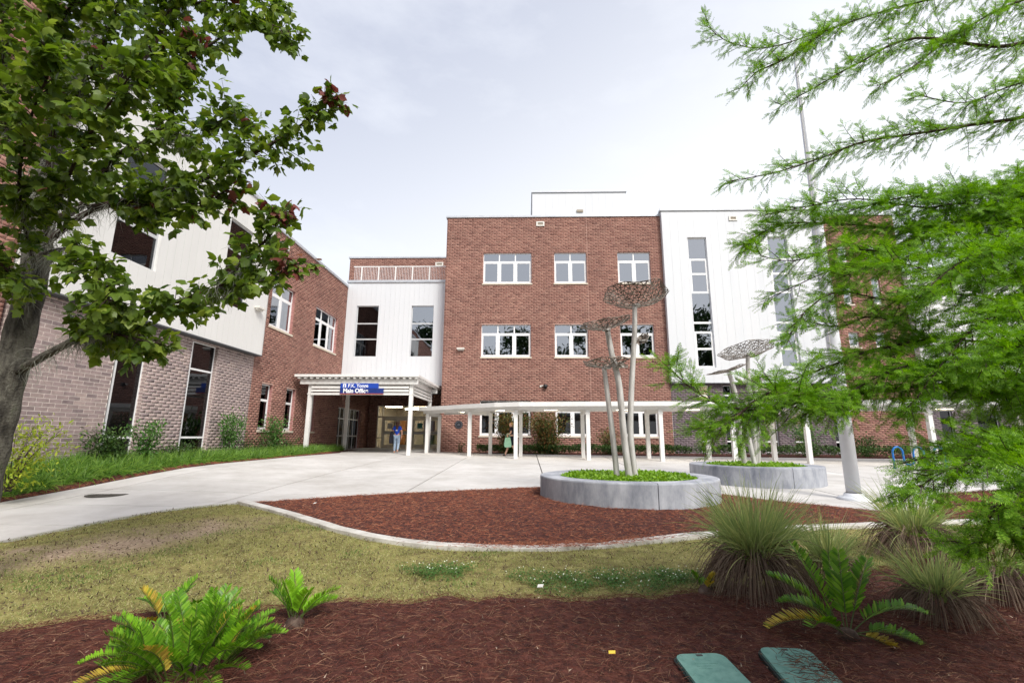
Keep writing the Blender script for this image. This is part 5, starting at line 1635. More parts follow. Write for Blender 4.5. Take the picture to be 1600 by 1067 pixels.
# ---- bunch grasses
def bunch_grass(label, x, y, hgt, nG, nD, spread, seed, lean=(0, 0)):
    t = thing('bunch_grass', label, 'grass clump', group='ornamental bunch grasses in the mulch')
    z = float(ground(x, y))
    def roots(n_, r):
        a = rng.uniform(0, 2 * PI, n_); q = np.sqrt(rng.uniform(0, 1, n_)) * r
        return a, np.stack([x + q * np.cos(a), y + q * np.sin(a), np.full(n_, z + 0.02)], 1)
    a, P = roots(nG, 0.13 * spread)
    P[:, 2] += rng.uniform(0.26, 0.46, nG) * hgt
    el = rng.normal(1.10, 0.25, nG)
    D = np.stack([np.cos(a) * np.cos(el) + lean[0], np.sin(a) * np.cos(el) + lean[1], np.sin(el)], 1)
    v, f = strands(P, rng.uniform(0.25, 0.85, nG) * hgt, rng.uniform(0.1, 1.0, nG), rng.uniform(0.006, 0.012, nG), 6, D, 0.04)
    link('green_blades', mesh_np('green_blades', v, f), t, 'grass_green')
    a, P = roots(nD, 0.15 * spread)
    P[:, 2] += rng.uniform(0.16, 0.46, nD) * hgt
    el = rng.normal(0.45, 0.35, nD)
    D = np.stack([np.cos(a) * np.cos(el), np.sin(a) * np.cos(el), np.sin(el)], 1)
    v, f = strands(P, rng.uniform(0.4, 0.85, nD) * hgt * spread ** 0.5, rng.uniform(2.4, 4.2, nD), rng.uniform(0.005, 0.009, nD), 7, D, 0.05)
    v[:, 2] = np.maximum(v[:, 2], z + 0.02)
    link('dead_skirt', mesh_np('dead_skirt', v, f), t, 'grass_dead')
    for o in t.children: o['kind'] = 'stuff'
bunch_grass('biggest bunch grass clump, green top over brown skirt, beside the near planter', 2.12, 4.72, 0.86, 1100, 800, 1.25, 1)
bunch_grass('thin upright grass clump just behind the right coontie', 2.85, 4.85, 0.62, 220, 200, 0.9, 2)
bunch_grass('grey green grass clump farthest back under the cypress', 4.55, 6.0, 0.75, 480, 600, 1.4, 3)
bunch_grass('low spiky grass clump right of the coontie in dark mulch', 3.22, 4.10, 0.55, 330, 420, 1.0, 4)
bunch_grass('mostly dead grey grass clump cut by the right edge', 4.15, 4.55, 0.6, 90, 560, 1.1, 5)

# ---- coonties
PIN_V = [(0, 0, 0), (0.055, 0.45, 0.02), (0.035, 0.92, -0.02), (-0.012, 1.0, -0.03), (-0.055, 0.45, 0.02)]
PIN_F = [(0, 1, 4), (1, 2, 4), (2, 3, 4)]
def frond(base, az, el, L, droop, mat, parent, pin=0.085, npair=30, wid=0.105):
    d = np.array([math.cos(az) * math.cos(el), math.sin(az) * math.cos(el), math.sin(el)])
    q = np.array(base, float); P = [q.copy()]; D = [d.copy()]
    k_ = 18
    for i in range(k_):
        d = d + np.array([0, 0, -droop / k_]) + rng.normal(size=3) * 0.015; d /= np.linalg.norm(d)
        q = q + d * L / k_; P.append(q.copy()); D.append(d.copy())
    P, D = np.array(P), np.array(D)
    s = MB(); s.tube([p for p in P], list(np.linspace(0.005, 0.0015, len(P))), 5)
    fo = s.build('frond', 'cycad_stem', parent)
    t = np.linspace(0.22, 0.99, npair)
    pos = np.stack([np.interp(t, np.linspace(0, 1, len(P)), P[:, i]) for i in range(3)], 1)
    dd = np.stack([np.interp(t, np.linspace(0, 1, len(P)), D[:, i]) for i in range(3)], 1)
    side = np.cross(dd, np.array([0, 0, 1.0])); side /= (np.linalg.norm(side, axis=1, keepdims=True) + 1e-6)
    up = np.cross(side, dd)
    prof = pin * (0.55 + 0.55 * np.sin(PI * np.clip(t * 1.02 - 0.05, 0, 1)))
    PP, AA, NN, SS = [], [], [], []
    for sg in (-1, 1):
        PP.append(pos); AA.append(side * sg * 0.72 + dd * 0.6 + up * 0.55 + rng.normal(size=dd.shape) * 0.07); NN.append(up + rng.normal(size=dd.shape) * 0.1); SS.append(prof * rng.uniform(0.9, 1.1, npair))
    PP, AA, NN, SS = map(np.concatenate, (PP, AA, NN, SS))
    sc = np.stack([SS * 0 + 0.14, SS, SS], 1)
    sc[:, 0] = wid
    v, f = scatter(PIN_V, PIN_F, PP, frames(AA, NN), sc)
    o = link('leaflets', mesh_np('leaflets', v, f), fo, mat)
    return fo
def coontie(label, x, y, n_, L, mats, elr=(0.4, 1.3), seed=0, az=None, pin=0.085):
    z = float(ground(x, y)) + 0.03
    t = thing('coontie_plant', label, 'cycad', group='coontie plants in the front mulch bed')
    s = MB(); s.lathe((x, y, z - 0.03), [(0.07, 0.0), (0.075, 0.03), (0.05, 0.07), (0.0, 0.09)], 12); s.build('crown_base', 'cyp_bark', t, smooth=True)
    for i in range(n_):
        a = (2 * PI * i / n_ * 2.618 + rng.uniform(-0.25, 0.25)) if az is None else az[i][0]
        el = rng.uniform(*elr) if az is None else az[i][1]
        l_ = L * rng.uniform(0.75, 1.1) if az is None else az[i][2]
        r_ = rng.uniform(0, 0.05) if n_ < 20 else 0.22 * math.sqrt(rng.uniform(0, 1))
        frond((x + r_ * math.cos(a), y + r_ * math.sin(a), z + 0.02), a, el, l_, rng.uniform(0.6, 1.3), mats[i % len(mats)] if az is None else az[i][3], t, pin, 30, 0.105 if az is None else 0.16)
G = 'cycad'; Yl = 'cycad_yellow'; Li = 'cycad_light'
coontie('coontie with arching green fronds and orange lower leaf right of the valve lids', 2.28, 3.72, 0, 0, [G]) if False else None
FR = [(a, e, l * 1.08, m_) for a, e, l, m_ in [(2.0, 1.15, 0.56, G), (1.4, 1.25, 0.50, G), (0.55, 1.05, 0.62, G), (0.15, 0.75, 0.58, G), (-0.2, 0.35, 0.40, G), (2.6, 1.0, 0.50, G), (3.0, 0.65, 0.48, Yl), (-0.4, 0.12, 0.32, Yl), (2.3, 0.75, 0.42, G), (1.0, 1.35, 0.5, G), (3.6, 0.8, 0.35, G)]]
coontie('coontie with arching green fronds and yellowed lower leaves right of the valve lids', 2.28, 3.74, len(FR), 0.5, [G], az=FR, pin=0.092)
coontie('largest dense dark green coontie at bottom left of the mulch', -2.02, 3.10, 84, 0.39, [G, G, G, G, G, Li, G, G, G, G, G, G, Yl], elr=(0.5, 1.48), pin=0.062)
coontie('small bright lime coontie in front of the lawn edge', -1.72, 3.78, 9, 0.36, [Li, Li, G], elr=(0.65, 1.3), pin=0.075)
coontie('small dark coontie with yellow fronds behind the largest coontie', -2.66, 3.72, 9, 0.36, [G, G, Yl, G], elr=(0.35, 1.2), pin=0.075)
coontie('tiny yellowish coontie sprig beside the biggest grass clump', 1.62, 4.62, 6, 0.17, [Yl, G], elr=(0.5, 1.3), pin=0.05)

# ---- liriope border
def tuft_field(name, pts, nb, L, wd, mat, label, cat, droop=(1.0, 2.0)):
    n_ = len(pts) * nb
    P = np.repeat(pts, nb, axis=0) + np.concatenate([rng.normal(size=(n_, 2)) * 0.035, np.zeros((n_, 1))], 1)
    a = rng.uniform(0, 2 * PI, n_); el = rng.normal(1.15, 0.25, n_)
    D = np.stack([np.cos(a) * np.cos(el), np.sin(a) * np.cos(el), np.sin(el)], 1)
    v, f = strands(P, rng.uniform(0.6, 1.15, n_) * L, rng.uniform(*droop, n_), rng.uniform(0.8, 1.2, n_) * wd, 4, D, 0.02)
    return tag(link(name, mesh_np(name, v, f), None, mat), label, cat, kind='stuff')
yy = 4.5 + 21.8 * rng.uniform(0, 1, 1900) ** 1.25
xx = rng.uniform(-11.05, -9.93, 1900)
keep = (xx < -9.95 - 0.1 * np.clip(yy - 22, 0, 2)) 
tuft_field('liriope_border', np.stack([xx, yy, ground(xx, yy) + 0.02], 1)[keep], 22, 0.40, 0.015, 'liriope', 'dense green liriope border between the path and the left wing', 'ground cover')

# ---- leafy shrubs
LF_V = [(0, 0, 0), (0.20, 0.35, 0.05), (0.13, 0.75, 0.02), (0, 1, -0.06), (-0.13, 0.75, 0.02), (-0.20, 0.35, 0.05)]
LF_F = [(0, 1, 2), (0, 2, 3), (0, 3, 4), (0, 4, 5)]
def shrub(name, label, cat, x, y, h, r, nleaf, size, mat, stems=7, group=None, open_=0.3, z=None):
    t = thing(name, label, cat, group=group)
    z = float(ground(x, y)) if z is None else z
    tips = []
    for s in range(stems):
        a = rng.uniform(0, 2 * PI); rr_ = r * rng.uniform(0.3, 1.0)
        tip = np.array([x + rr_ * math.cos(a), y + rr_ * math.sin(a), z + h * rng.uniform(0.65, 1.0)])
        mid = np.array([x + rr_ * 0.35 * math.cos(a), y + rr_ * .35 * math.sin(a), z + h * 0.45])
        c = catmull([(x + 0.05 * math.cos(a), y + 0.05 * math.sin(a), z - 0.02), mid, tip], 0.06)
        m_ = MB(); m_.tube([q for q in c], list(np.linspace(0.012, 0.003, len(c))), 5); m_.build('stem', 'twig', t)
        tips.append(c)
    per = max(1, nleaf // stems)
    PP = []
    for c in tips:
        k_ = rng.integers(int(len(c) * open_), len(c), per)
        PP.append(c[k_] + rng.normal(size=(per, 3)) * np.array([r * 0.24, r * 0.24, h * 0.10]))
    PP = np.concatenate(PP)
    PP[:, 2] = np.maximum(PP[:, 2], z + 0.03)
    A = rand_dirs(len(PP)) + (PP - np.array([x, y, z + h * 0.4])) * 0.8 / max(r, 0.1)
    NR = rand_dirs(len(PP)) * 0.6 + np.array([0, 0, 1])
    v, f = scatter(LF_V, LF_F, PP, frames(A, NR), rng.uniform(0.7, 1.25, len(PP)) * size)
    tag(link('foliage', mesh_np('foliage', v, f), t, mat), kind='stuff')
    return t
GS = 'shrubs along the left wing'
shrub('shrub', 'yellow green shrub at the left frame edge before grey brick', 'shrub', -9.35, 8.55, 1.2, 0.75, 1200, 0.085, 'shrub_yellow', 12, GS, 0.2, z=0.5)
shrub('shrub', 'dark shrub under the nearer tall window strip of the left wing', 'shrub', -10.75, 12.1, 0.9, 0.7, 1500, 0.10, 'shrub_dark', 12, GS, 0.1, z=0.72)
shrub('shrub', 'airy grey green shrub in front of the nearer tall window strip', 'shrub', -10.55, 13.0, 1.2, 0.45, 800, 0.11, 'shrub_mid', 7, GS, 0.3, z=0.72)
shrub('shrub', 'low dark shrub between the two tall window strips', 'shrub', -10.8, 14.5, 0.6, 0.7, 800, 0.08, 'shrub_dark', 10, GS, 0.1, z=0.72)
shrub('shrub', 'pale green shrub right of the farther tall window strip', 'shrub', -10.65, 16.9, 1.35, 0.45, 950, 0.115, 'shrub_mid', 6, GS, 0.35, z=0.72)
shrub('shrub', 'dark low shrub where grey brick meets red brick', 'shrub', -10.8, 18.6, 0.75, 0.7, 800, 0.08, 'shrub_dark', 9, GS, 0.1, z=0.70)
shrub('shrub', 'tall pale shrub before the first low red brick window', 'shrub', -10.7, 20.1, 1.55, 0.65, 1300, 0.115, 'shrub_mid', 9, GS, 0.2, z=0.70)
shrub('shrub', 'small dark shrub beside the left canopy post', 'shrub', -10.85, 21.7, 0.75, 0.55, 600, 0.085, 'shrub_dark', 8, GS, 0.1, z=0.68)
GF = 'shrubs along the red brick front'
shrub('shrub', 'red tipped bush left of the walkway post by the wide window', 'shrub', -0.95, 25.0, 2.0, 0.85, 4200, 0.13, 'shrub_red', 22, GF, 0.05)
shrub('shrub', 'largest red tipped bush between the two wide ground windows', 'shrub', 1.15, 25.0, 2.1, 1.2, 6500, 0.13, 'shrub_red', 30, GF, 0.05)
shrub('shrub', 'small red tipped bush behind the steel sculpture trunks', 'shrub', 4.35, 25.4, 1.2, 0.65, 1500, 0.12, 'shrub_red', 12, GF, 0.05)
shrub('shrub', 'small dark shrub beside the round plaque wall', 'shrub', -3.6, 26.3, 0.45, 0.3, 200, 0.08, 'shrub_dark', 5, GF, 0.1)
shrub('shrub', 'loose green shrub before the grey brick under the white block', 'shrub', 14.3, 24.6, 1.5, 0.9, 1400, 0.11, 'shrub_mid', 10, GF, 0.1)
shrub('shrub', 'low dark shrub right of the white block windows', 'shrub', 17.0, 24.5, 1.0, 0.9, 1000, 0.11, 'shrub_dark', 10, GF, 0.1)
def hedge(label, pts, w, h, n_, mat='shrub_dark'):
    P = np.array(pts, float)
    seg = np.linalg.norm(np.diff(P, axis=0), axis=1); cum = np.concatenate([[0], np.cumsum(seg)])
    s = rng.uniform(0, cum[-1], n_)
    x = np.interp(s, cum, P[:, 0]) + rng.normal(size=n_) * 0.02; y = np.interp(s, cum, P[:, 1]) + rng.uniform(-w / 2, w / 2, n_)
    top = h * (0.82 + 0.25 * fnoise(x, y, 3.0, 21))
    z = ground(x, y) + top * np.sqrt(rng.uniform(0.0, 1, n_))
    A = rand_dirs(n_); A[:, 2] = np.abs(A[:, 2]) 
    v, f = scatter(LF_V, LF_F, np.stack([x, y, z], 1), frames(A, rand_dirs(n_) * 0.6 + np.array([0, 0, 1])), rng.uniform(0.08, 0.14, n_))
    o = link('low_hedge', mesh_np('low_hedge', v, f), None, mat)
    return tag(o, label, 'hedge')
hedge('low dark green hedge along the foot of the red brick block', [(-2.6, 25.3), (1, 24.7), (8.2, 24.2)], 1.2, 0.5, 9000)
hedge('low dark green hedge along the foot of the white block and beyond', [(8.5, 24.2), (14, 23.7), (22, 23.3), (40, 22.6)], 1.2, 0.55, 18000)

# ---- lawn blades, clover, litter, straw
def flakes(name, x, y, zoff, L, W, mat, label, cat, flat=0.35, bend=True):
    n_ = len(x)
    A = rand_dirs(n_); A[:, 2] = np.abs(A[:, 2]) * flat
    P = np.stack([x, y, ground(x, y) + zoff], 1)
    v, f = scatter([(-0.5, 0, 0), (0.5, 0, 0), (0, 1, 0.12)], [(0, 1, 2)], P, frames(A, rand_dirs(n_) * .5 + np.array([0, 0, 1])), np.stack([W * np.ones(n_), L, L], 1))
    return tag(link(name, mesh_np(name, v, f), None, mat), label, cat, kind='stuff')
def sample(n_, x0, x1, y0, y1, fn):
    x = rng.uniform(x0, x1, n_); y = rng.uniform(y0, y1, n_) 
    k_ = fn(x, y)
    return x[k_], y[k_]
def lawn_ok(x, y):
    ok = (y > lawn_edge(x) - 0.05 - 0.14 * fnoise(x, y, 6, 3) - rng.uniform(-.05, .2, len(x))) & (y < kerb_y(np.maximum(x, -5.4)) - 0.0) & ~in_poly(x, y, PLAZA)
    ok &= (np.abs(x + 0.1) < 1.12 * y + 0.3)
    p = (0.35 + 0.75 * smoothstep(-0.55, 0.25, fnoise(x, y, 5, 31))) * (1 - 0.93 * sand_mask(x, y))
    p *= np.clip(1.0 - (y - 4) * 0.05, 0.5, 1)
    return ok & (rng.random(len(x)) < p)
x, y = sample(430000, -7.2, 8, 3.2, 9.3, lawn_ok)
flakes('lawn_grass', x, y, -0.022, rng.uniform(0.012, 0.036, len(x)), 0.0055, 'lawn_blade', 'short olive lawn grass sloping up to the path', 'grass', flat=0.9)
x, y = sample(120000, -7.2, 8, 3.2, 9.3, lambda x, y: lawn_ok(x, y) & (fnoise(x, y, 1.6, 41) > 0.30))
flakes('lawn_weeds', x, y, -0.02, rng.uniform(0.015, 0.04, len(x)), 0.007, 'lawn_green', 'greener weed patches within the olive lawn', 'grass', flat=0.9)
x, y = sample(26000, -7.2, 8, 3.3, 9.3, lambda x, y: (y > lawn_edge(x) - .1) & (y < kerb_y(np.maximum(x, -5.4))) & ~in_poly(x, y, PLAZA) & (rng.random(len(x)) < 0.6))
flakes('leaf_litter', x, y, -0.005, rng.uniform(0.015, 0.05, len(x)), 0.015, island('dry_litter', ramp_stops((66, 52, 40), (92, 74, 56), (52, 42, 36), (120, 100, 78)), 0.9), 'dark dry leaf litter scattered over the lawn', 'leaf litter', flat=0.5)
for (cx, cy, r_) in ((0.36, 4.95, 0.42), (1.12, 4.98, 0.40), (1.5, 5.15, 0.22), (-0.9, 5.2, 0.3)):
    n_ = int(5200 * r_)
    a = rng.uniform(0, 2 * PI, n_); q = np.sqrt(rng.uniform(0, 1, n_)) * r_ * (1 + 0.3 * np.sin(3 * a + cx))
    if cx == 0.36:
        XX, YY, FL = [], [], []
    XX.append(cx + q * np.cos(a) * 1.2); YY.append(cy + q * np.sin(a) * 0.75)
x, y = np.concatenate(XX), np.concatenate(YY)
n_ = len(x)
P = np.stack([x, y, ground(x, y) + rng.uniform(-0.02, 0.045, n_)], 1)
A = rand_dirs(n_); A[:, 2] *= 0.3
v, f = scatter(LF_V, LF_F, P, frames(A, rand_dirs(n_) * .3 + np.array([0, 0, 1])), rng.uniform(0.016, 0.032, n_) * 1.0)
tag(link('clover_patch', mesh_np('clover_patch', v, f), None, 'clover'), 'green clover patches at the lawn edge near the big grass clump', 'clover', kind='stuff')
k_ = rng.choice(n_, 130, replace=False)
v, f = scatter([(0, 0, 1), (1, 0, 0), (0, 1, 0), (-1, 0, 0), (0, -1, 0)], [(0, 1, 2), (0, 2, 3), (0, 3, 4), (0, 4, 1)], P[k_] + np.array([0, 0, .03]), np.repeat(np.eye(3)[None], 130, 0), rng.uniform(0.005, 0.009, 130))
tag(link('clover_flowers', mesh_np('clover_flowers', v, f), None, 'clover_flower'), 'tiny white clover flowers in the clover patches', 'flowers', kind='stuff')

x, y = sample(9000, -4.2, 6.2, 2.2, 5.4, lambda x, y: (y < lawn_edge(x) - 0.1) & (np.abs(x) < 1.15 * y + 0.2) & (rng.random(len(x)) < 0.16))
flakes('mulch_litter', x, y, 0.055, rng.uniform(0.008, 0.03, len(x)), 0.010, island('pale_chips', ramp_stops((150, 120, 98), (112, 84, 68), (178, 158, 138), (64, 46, 40), (132, 98, 76)), 0.9), 'pale wood chips and dry leaf bits scattered on the front mulch', 'wood chips', flat=0.4)
def straw(name, x, y, z, Lr, wd, mat, label):
    n_ = len(x)
    a = rng.uniform(0, 2 * PI, n_)
    D = np.stack([np.cos(a), np.sin(a), rng.normal(0.12, 0.16, n_)], 1)
    v, f = strands(np.stack([x, y, z], 1), rng.uniform(*Lr, n_), rng.uniform(0.1, 0.5, n_), rng.uniform(0.7, 1.3, n_) * wd, 3, D, 0.12)
    return tag(link(name, mesh_np(name, v, f), None, mat), label, 'pine straw', kind='stuff')
x, y = sample(120000, -4.2, 6.2, 2.2, 6.2, lambda x, y: (y < lawn_edge(x) + 0.14 * fnoise(x, y, 6, 3) + rng.uniform(-.05, .1, len(x))) & (np.abs(x) < 1.15 * y + 0.2) & (rng.random(len(x)) < np.clip(1.25 - 0.12 * y, .3, 1)))
lid = ((np.abs(x - 1.11) < 0.17) & (np.abs(y - 3.14) < 0.25)) | ((np.abs(x - 1.62) < 0.15) & (np.abs(y - 3.27) < 0.22))
kk = ~lid | (rng.random(len(x)) < 0.02)
x, y = x[kk], y[kk]
straw('pine_straw', x, y, front_mulch_z(x, y) + rng.uniform(0, 0.035, len(x)), (0.03, 0.13), 0.0024, 'straw', 'dark red brown pine straw covering the front bed')
x = rng.normal(1.72, 0.09, 260); y = rng.normal(3.16, 0.13, 260)
straw('pine_straw', x, y, ground(x, y) + 0.066 + rng.uniform(0, 0.015, 260), (0.06, 0.16), 0.003, 'straw', 'loose pine straw strewn over the right valve box lid')
x, y = sample(90000, -5.4, 12, 6.0, 12, lambda x, y: (y > kerb_y(x) + 0.13 + rng.uniform(-.1, .06, len(x))) & (y < bedfar_y(x) - 0.03) & (np.hypot(x - P1[0], y - P1[1]) > P1[2] + 0.02) & (rng.random(len(x)) < 0.8))
straw('pine_straw', x, y, bed_mulch_z(x, y) + rng.uniform(0, 0.02, len(x)), (0.03, 0.11), 0.0038, 'straw_far', 'rusty pine straw filling the curved bed round the near planter')
x = rng.uniform(-10.2, -9.74, 5000); y = rng.uniform(4.5, 24, 5000)
straw('pine_straw', x, y, ground(x, y) + 0.01 + rng.uniform(0, 0.03, 5000), (0.05, 0.14), 0.005, 'straw_far', 'strip of pine straw in front of the liriope border')

x = rng.normal(0.55, 0.75, 1500); y = kerb_y(x) + rng.uniform(-0.06, 0.24, 1500)
straw('pine_straw', x, y, ground(x, y) + 0.030 + rng.uniform(0, 0.012, 1500), (0.03, 0.10), 0.004, 'straw_far', 'rusty pine straw spilling over the middle of the kerb')

# ---- trees across the road behind the viewer (they show in the window glass)
def oak(label, x, y, h, r, src=None):
    t = thing('oak_tree', label, 'tree', (x, y, -0.25), group='oak trees behind the viewer')
    if src is None:
        m_ = MB(); m_.tube([(0, 0, -.2), (0.1, 0, h * .2), (0, 0.1, h * .45), (0.1, 0, h * .8)], [0.4, 0.32, 0.24, 0.08], 10); m_.build('trunk', 'bark', t, smooth=True)
        n_ = 5200
        c = rand_dirs(46) * np.array([r * .8, r * .8, h * .30]) + np.array([0, 0, h * .66])
        P = c[rng.integers(46, size=n_)] + rand_dirs(n_) * rng.uniform(0.3, 1.5, n_)[:, None]
        v, f = scatter(LF_V, LF_F, P, frames(rand_dirs(n_), rand_dirs(n_) * .7 + np.array([0, 0, 1])), rng.uniform(0.35, 0.7, n_))
        tag(link('crown', mesh_np('crown', v, f), t, 'oak'), kind='stuff')
    else:
        for ch in src.children:
            c_ = ch.copy(); COL.objects.link(c_); c_.parent = t
    return t
ok0 = oak('broad oak straight behind the viewer, nearest of the row', -1, -27, 13, 5.5)
ok0.scale = (1.5,) * 3
for x_, y_, s_, lab in ((-17, -29, 1.1, 'broad oak behind the viewer to the left'), (14, -28, 1.1, 'broad oak behind the viewer to the right'), (30, -31, 1.25, 'tall oak at the right end of the row behind the viewer'), (-33, -30, 1.2, 'tall oak at the left end of the row behind the viewer')):
    o_ = oak(lab, x_, y_, 13, 5.5, ok0); o_.scale = (s_ * 1.5,) * 3; o_.rotation_euler = (0, 0, x_)
# ================================================================ people
def skin_mesh(name, chains, mat, parent, sub=2):
    """chains: lists of (x,y,z,r) joints; equal points are welded so limbs join"""
    V, E, Rr, idx = [], [], [], {}
    for ch in chains:
        prev = None
        for x, y, z, r in ch:
            k_ = (round(x, 4), round(y, 4), round(z, 4))
            if k_ not in idx:
                idx[k_] = len(V); V.append((x, y, z)); Rr.append(r)
            if prev is not None and prev != idx[k_]: E.append((prev, idx[k_]))
            prev = idx[k_]
    me = bpy.data.meshes.new(name)
    me.from_pydata(V, E, [])
    o = link(name, me, parent, mat)
    o.modifiers.new('skin', 'SKIN')
    for i, sv in enumerate(me.skin_vertices[0].data):
        rr_ = Rr[i] if isinstance(Rr[i], tuple) else (Rr[i], Rr[i])
        sv.radius = rr_
        sv.use_root = (i == 0)
    s = o.modifiers.new('sub', 'SUBSURF'); s.levels = sub; s.render_levels = sub
    return o

def hand(wx, wy, wz, side, curl=0.5):
    """palm and five fingers hanging from the wrist"""
    palm = (wx, wy + 0.01, wz - 0.05, 0.022)
    out = [[(wx, wy, wz, 0.022), palm]]
    for k_, (dy, L) in enumerate(((0.030, 0.060), (0.010, 0.072), (-0.010, 0.068), (-0.028, 0.054))):
        out.append([palm, (wx, wy + dy, wz - 0.085, 0.010), (wx - side * 0.010 * curl, wy + dy + 0.004, wz - 0.085 - L * .55, 0.009), (wx - side * 0.03 * curl, wy + dy + 0.008, wz - 0.085 - L, 0.007)])
    out.append([palm, (wx - side * 0.012, wy + 0.035, wz - 0.06, 0.010), (wx - side * 0.016, wy + 0.052, wz - 0.095, 0.008)])
    return out

def person(label, x, y, heading, h, pose, hair, skin, top, bottom, long_hair, bare_calf):
    t = thing('person', label, 'person', (x, y, float(ground(x, y))))
    t.rotation_euler = (0, 0, heading)            # local +y is the walking direction
    s = h / 1.65
    S = lambda P: [tuple(c * s for c in p[:3]) + (p[3] * s,) for p in P]
    hip, chest, neck = (0, 0, 0.90, 0.125), (0, 0.0, 1.20, 0.125), (0, 0.01, 1.39, 0.052)
    L = pose
    legs = []
    for sd, (ky, kz, ay, az) in ((-1, L['l']), (1, L['r'])):
        legs.append([hip, (sd * 0.085, 0.0, 0.84, 0.092), (sd * 0.09, ky, kz, 0.058), (sd * 0.09, (ky + ay) / 2 - .015, (kz + az) / 2, 0.05), (sd * 0.09, ay, az, 0.036)])
    feet = [[l_[-1], (l_[-1][0], l_[-1][1] - 0.02, max(0.035, l_[-1][2] - 0.055), 0.036), (l_[-1][0], l_[-1][1] + 0.08, max(0.03, l_[-1][2] - 0.06), 0.034), (l_[-1][0], l_[-1][1] + 0.15, max(0.022, l_[-1][2] - 0.07), 0.024)] for l_ in legs]
    arms = []
    for sd, (ey, ez, ex, wy_, wz, wx) in ((-1, L['la']), (1, L['ra'])):
        arms.append([chest, (sd * 0.15, 0, 1.325, 0.056), (sd * ex, ey, ez, 0.038), (sd * wx, wy_, wz, 0.024)])
    head = [chest, (0, 0, 1.33, 0.085), neck, (0, 0.03, 1.47, 0.066), (0, 0.025, 1.545, 0.083), (0, 0.015, 1.60, 0.062)]
    face = [[(0, 0.03, 1.47, 0.066), (0, 0.10, 1.455, 0.028)], [(0, 0.025, 1.545, 0.083), (0, 0.118, 1.505, 0.014)]]
    hands = []
    for a, sd in zip(arms, (-1, 1)):
        w_ = a[-1]
        hands += hand(w_[0], w_[1], w_[2], sd)
    spine = [hip, (0, 0.005, 1.05, 0.108), chest]
    skin_mesh('body', [S(c) for c in [spine, head] + legs + feet + arms + face + hands], skin, t)
    # clothing follows the same joints, a little fuller
    g = lambda P, a: [(p[0], p[1], p[2], p[3] + a) for p in P]
    sleeves = [[a[0], a[1], tuple(a[1][i] * 0.35 + a[2][i] * 0.65 for i in range(3)) + (0.050,)] for a in arms]
    skin_mesh('shirt', [S(g(c, 0.016)) for c in [[(0, 0, 0.88, 0.125), (0, 0.005, 1.05, 0.108), chest, (0, 0, 1.33, 0.075)]] + sleeves], top, t)
    cut = 3 if bare_calf else 5
    skin_mesh('trousers' if not bare_calf else 'shorts', [S(g(l_[:cut], 0.018)) for l_ in legs], bottom, t)
    for f_ in feet:
        skin_mesh('shoe', [S(g(f_[1:], 0.012))], 'shoe', t, 1)
    eyes = MB()
    for sd in (-1, 1):
        eyes.lathe((sd * 0.032 * s, 0.095 * s, 1.535 * s), [(0.0, 0.010 * s), (0.010 * s, 0.0), (0.0, -0.010 * s)], 8)
    eyes.build('eyes', 'black', t)
    hr = [[(0, 0.0, 1.60, 0.086), (0, -0.025, 1.55, 0.098), (0, -0.045, 1.46, 0.085)]]
    if long_hair: hr[0] += [(0, -0.075, 1.34, 0.085), (0, -0.085, 1.22, 0.062), (0, -0.085, 1.14, 0.03)]
    skin_mesh('hair', [S(c) for c in hr], hair, t)
    return t
w1 = person('woman in blue t-shirt and pale jeans walking to the doors, seen from behind', -6.68, 24.6, 0.12, 1.62,
            dict(l=(0.05, 0.46, -0.02, 0.08), r=(0.04, 0.47, -0.20, 0.14), la=(0.06, 1.08, 0.24, 0.14, 0.90, 0.22), ra=(-0.02, 1.08, 0.25, 0.06, 0.86, 0.24)),
            'hair_brown', 'skin', 'shirt_blue', 'jeans', True, False)
lg = MB(); lg.add([(-0.06, -0.152, 1.16), (-0.02, -0.153, 1.10), (0, -0.153, 1.13), (0.02, -0.153, 1.10), (0.06, -0.152, 1.16), (0.02, -0.153, 1.15), (0, -0.153, 1.18), (-0.02, -0.153, 1.15)], [(0, 1, 2, 7), (7, 2, 3, 5), (3, 4, 5), (7, 5, 6)])
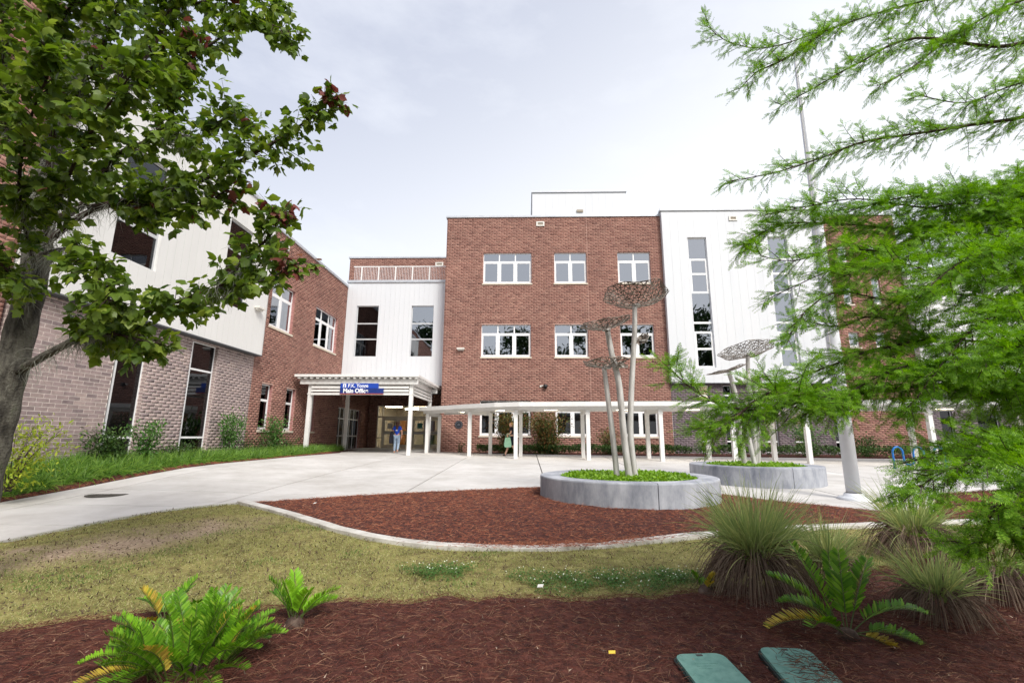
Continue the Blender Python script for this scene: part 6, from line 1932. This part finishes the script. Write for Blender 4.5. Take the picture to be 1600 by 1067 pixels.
lg.build('shirt_print', 'sign_white', w1)
def bag(name, label, cat, loc, w, h, d, mat, strap, rot=0.0):
    t = thing(name, label, cat, loc)
    t.rotation_euler = (0, 0, rot)
    bm = bmesh.new()
    bmesh.ops.create_cube(bm, size=1)
    bmesh.ops.subdivide_edges(bm, edges=bm.edges[:], cuts=3, use_grid_fill=True)
    for v_ in bm.verts:
        f_ = 1 - 0.28 * (v_.co.z + 0.5) ** 2
        v_.co = Vector((v_.co.x * w * f_ * (1 - 0.15 * abs(v_.co.z)), v_.co.y * d * f_, v_.co.z * h + 0.01 * math.sin(9 * v_.co.x)))
    me = bpy.data.meshes.new('bag_body'); bm.to_mesh(me); bm.free()
    o = link('bag_body', me, t, mat); s_ = o.modifiers.new('s', 'SUBSURF'); s_.levels = s_.render_levels = 2
    P = [(-w * .3, 0, h * .42), (-w * .2, 0, h * .42 + strap * .7), (0, 0, h * .42 + strap), (w * .2, 0, h * .42 + strap * .7), (w * .3, 0, h * .42)]
    m_ = MB(); m_.tube([q for q in catmull(P, 0.03)], [0.009] * len(catmull(P, 0.03)), 6); m_.build('strap', mat, t)
    return t
gz1 = float(ground(-6.68, 24.6))
bag('shoulder_bag', 'long black bag hanging at the left side of the woman in blue', 'bag', (-6.96, 24.60, gz1 + 0.78), 0.16, 0.62, 0.20, 'dark_cloth', 0.35, 1.4)
w2 = person('blond person in dark top and shorts walking behind a walkway post', -0.70, 22.9, PI / 2 + 0.1, 1.60,
            dict(l=(0.16, 0.48, 0.30, 0.09), r=(-0.06, 0.46, -0.26, 0.12), la=(0.05, 1.08, 0.24, 0.20, 1.02, 0.22), ra=(-0.04, 1.08, 0.25, 0.02, 0.86, 0.25)),
            'hair_blond', 'skin2', 'dark_cloth', 'dark_cloth', False, True)
gz2 = float(ground(-0.7, 22.9))
bag('tote_bag', 'mint green tote bag carried by the blond person behind the post', 'bag', (-0.86, 22.62, gz2 + 0.62), 0.36, 0.46, 0.16, 'mint', 0.22, 0.1)
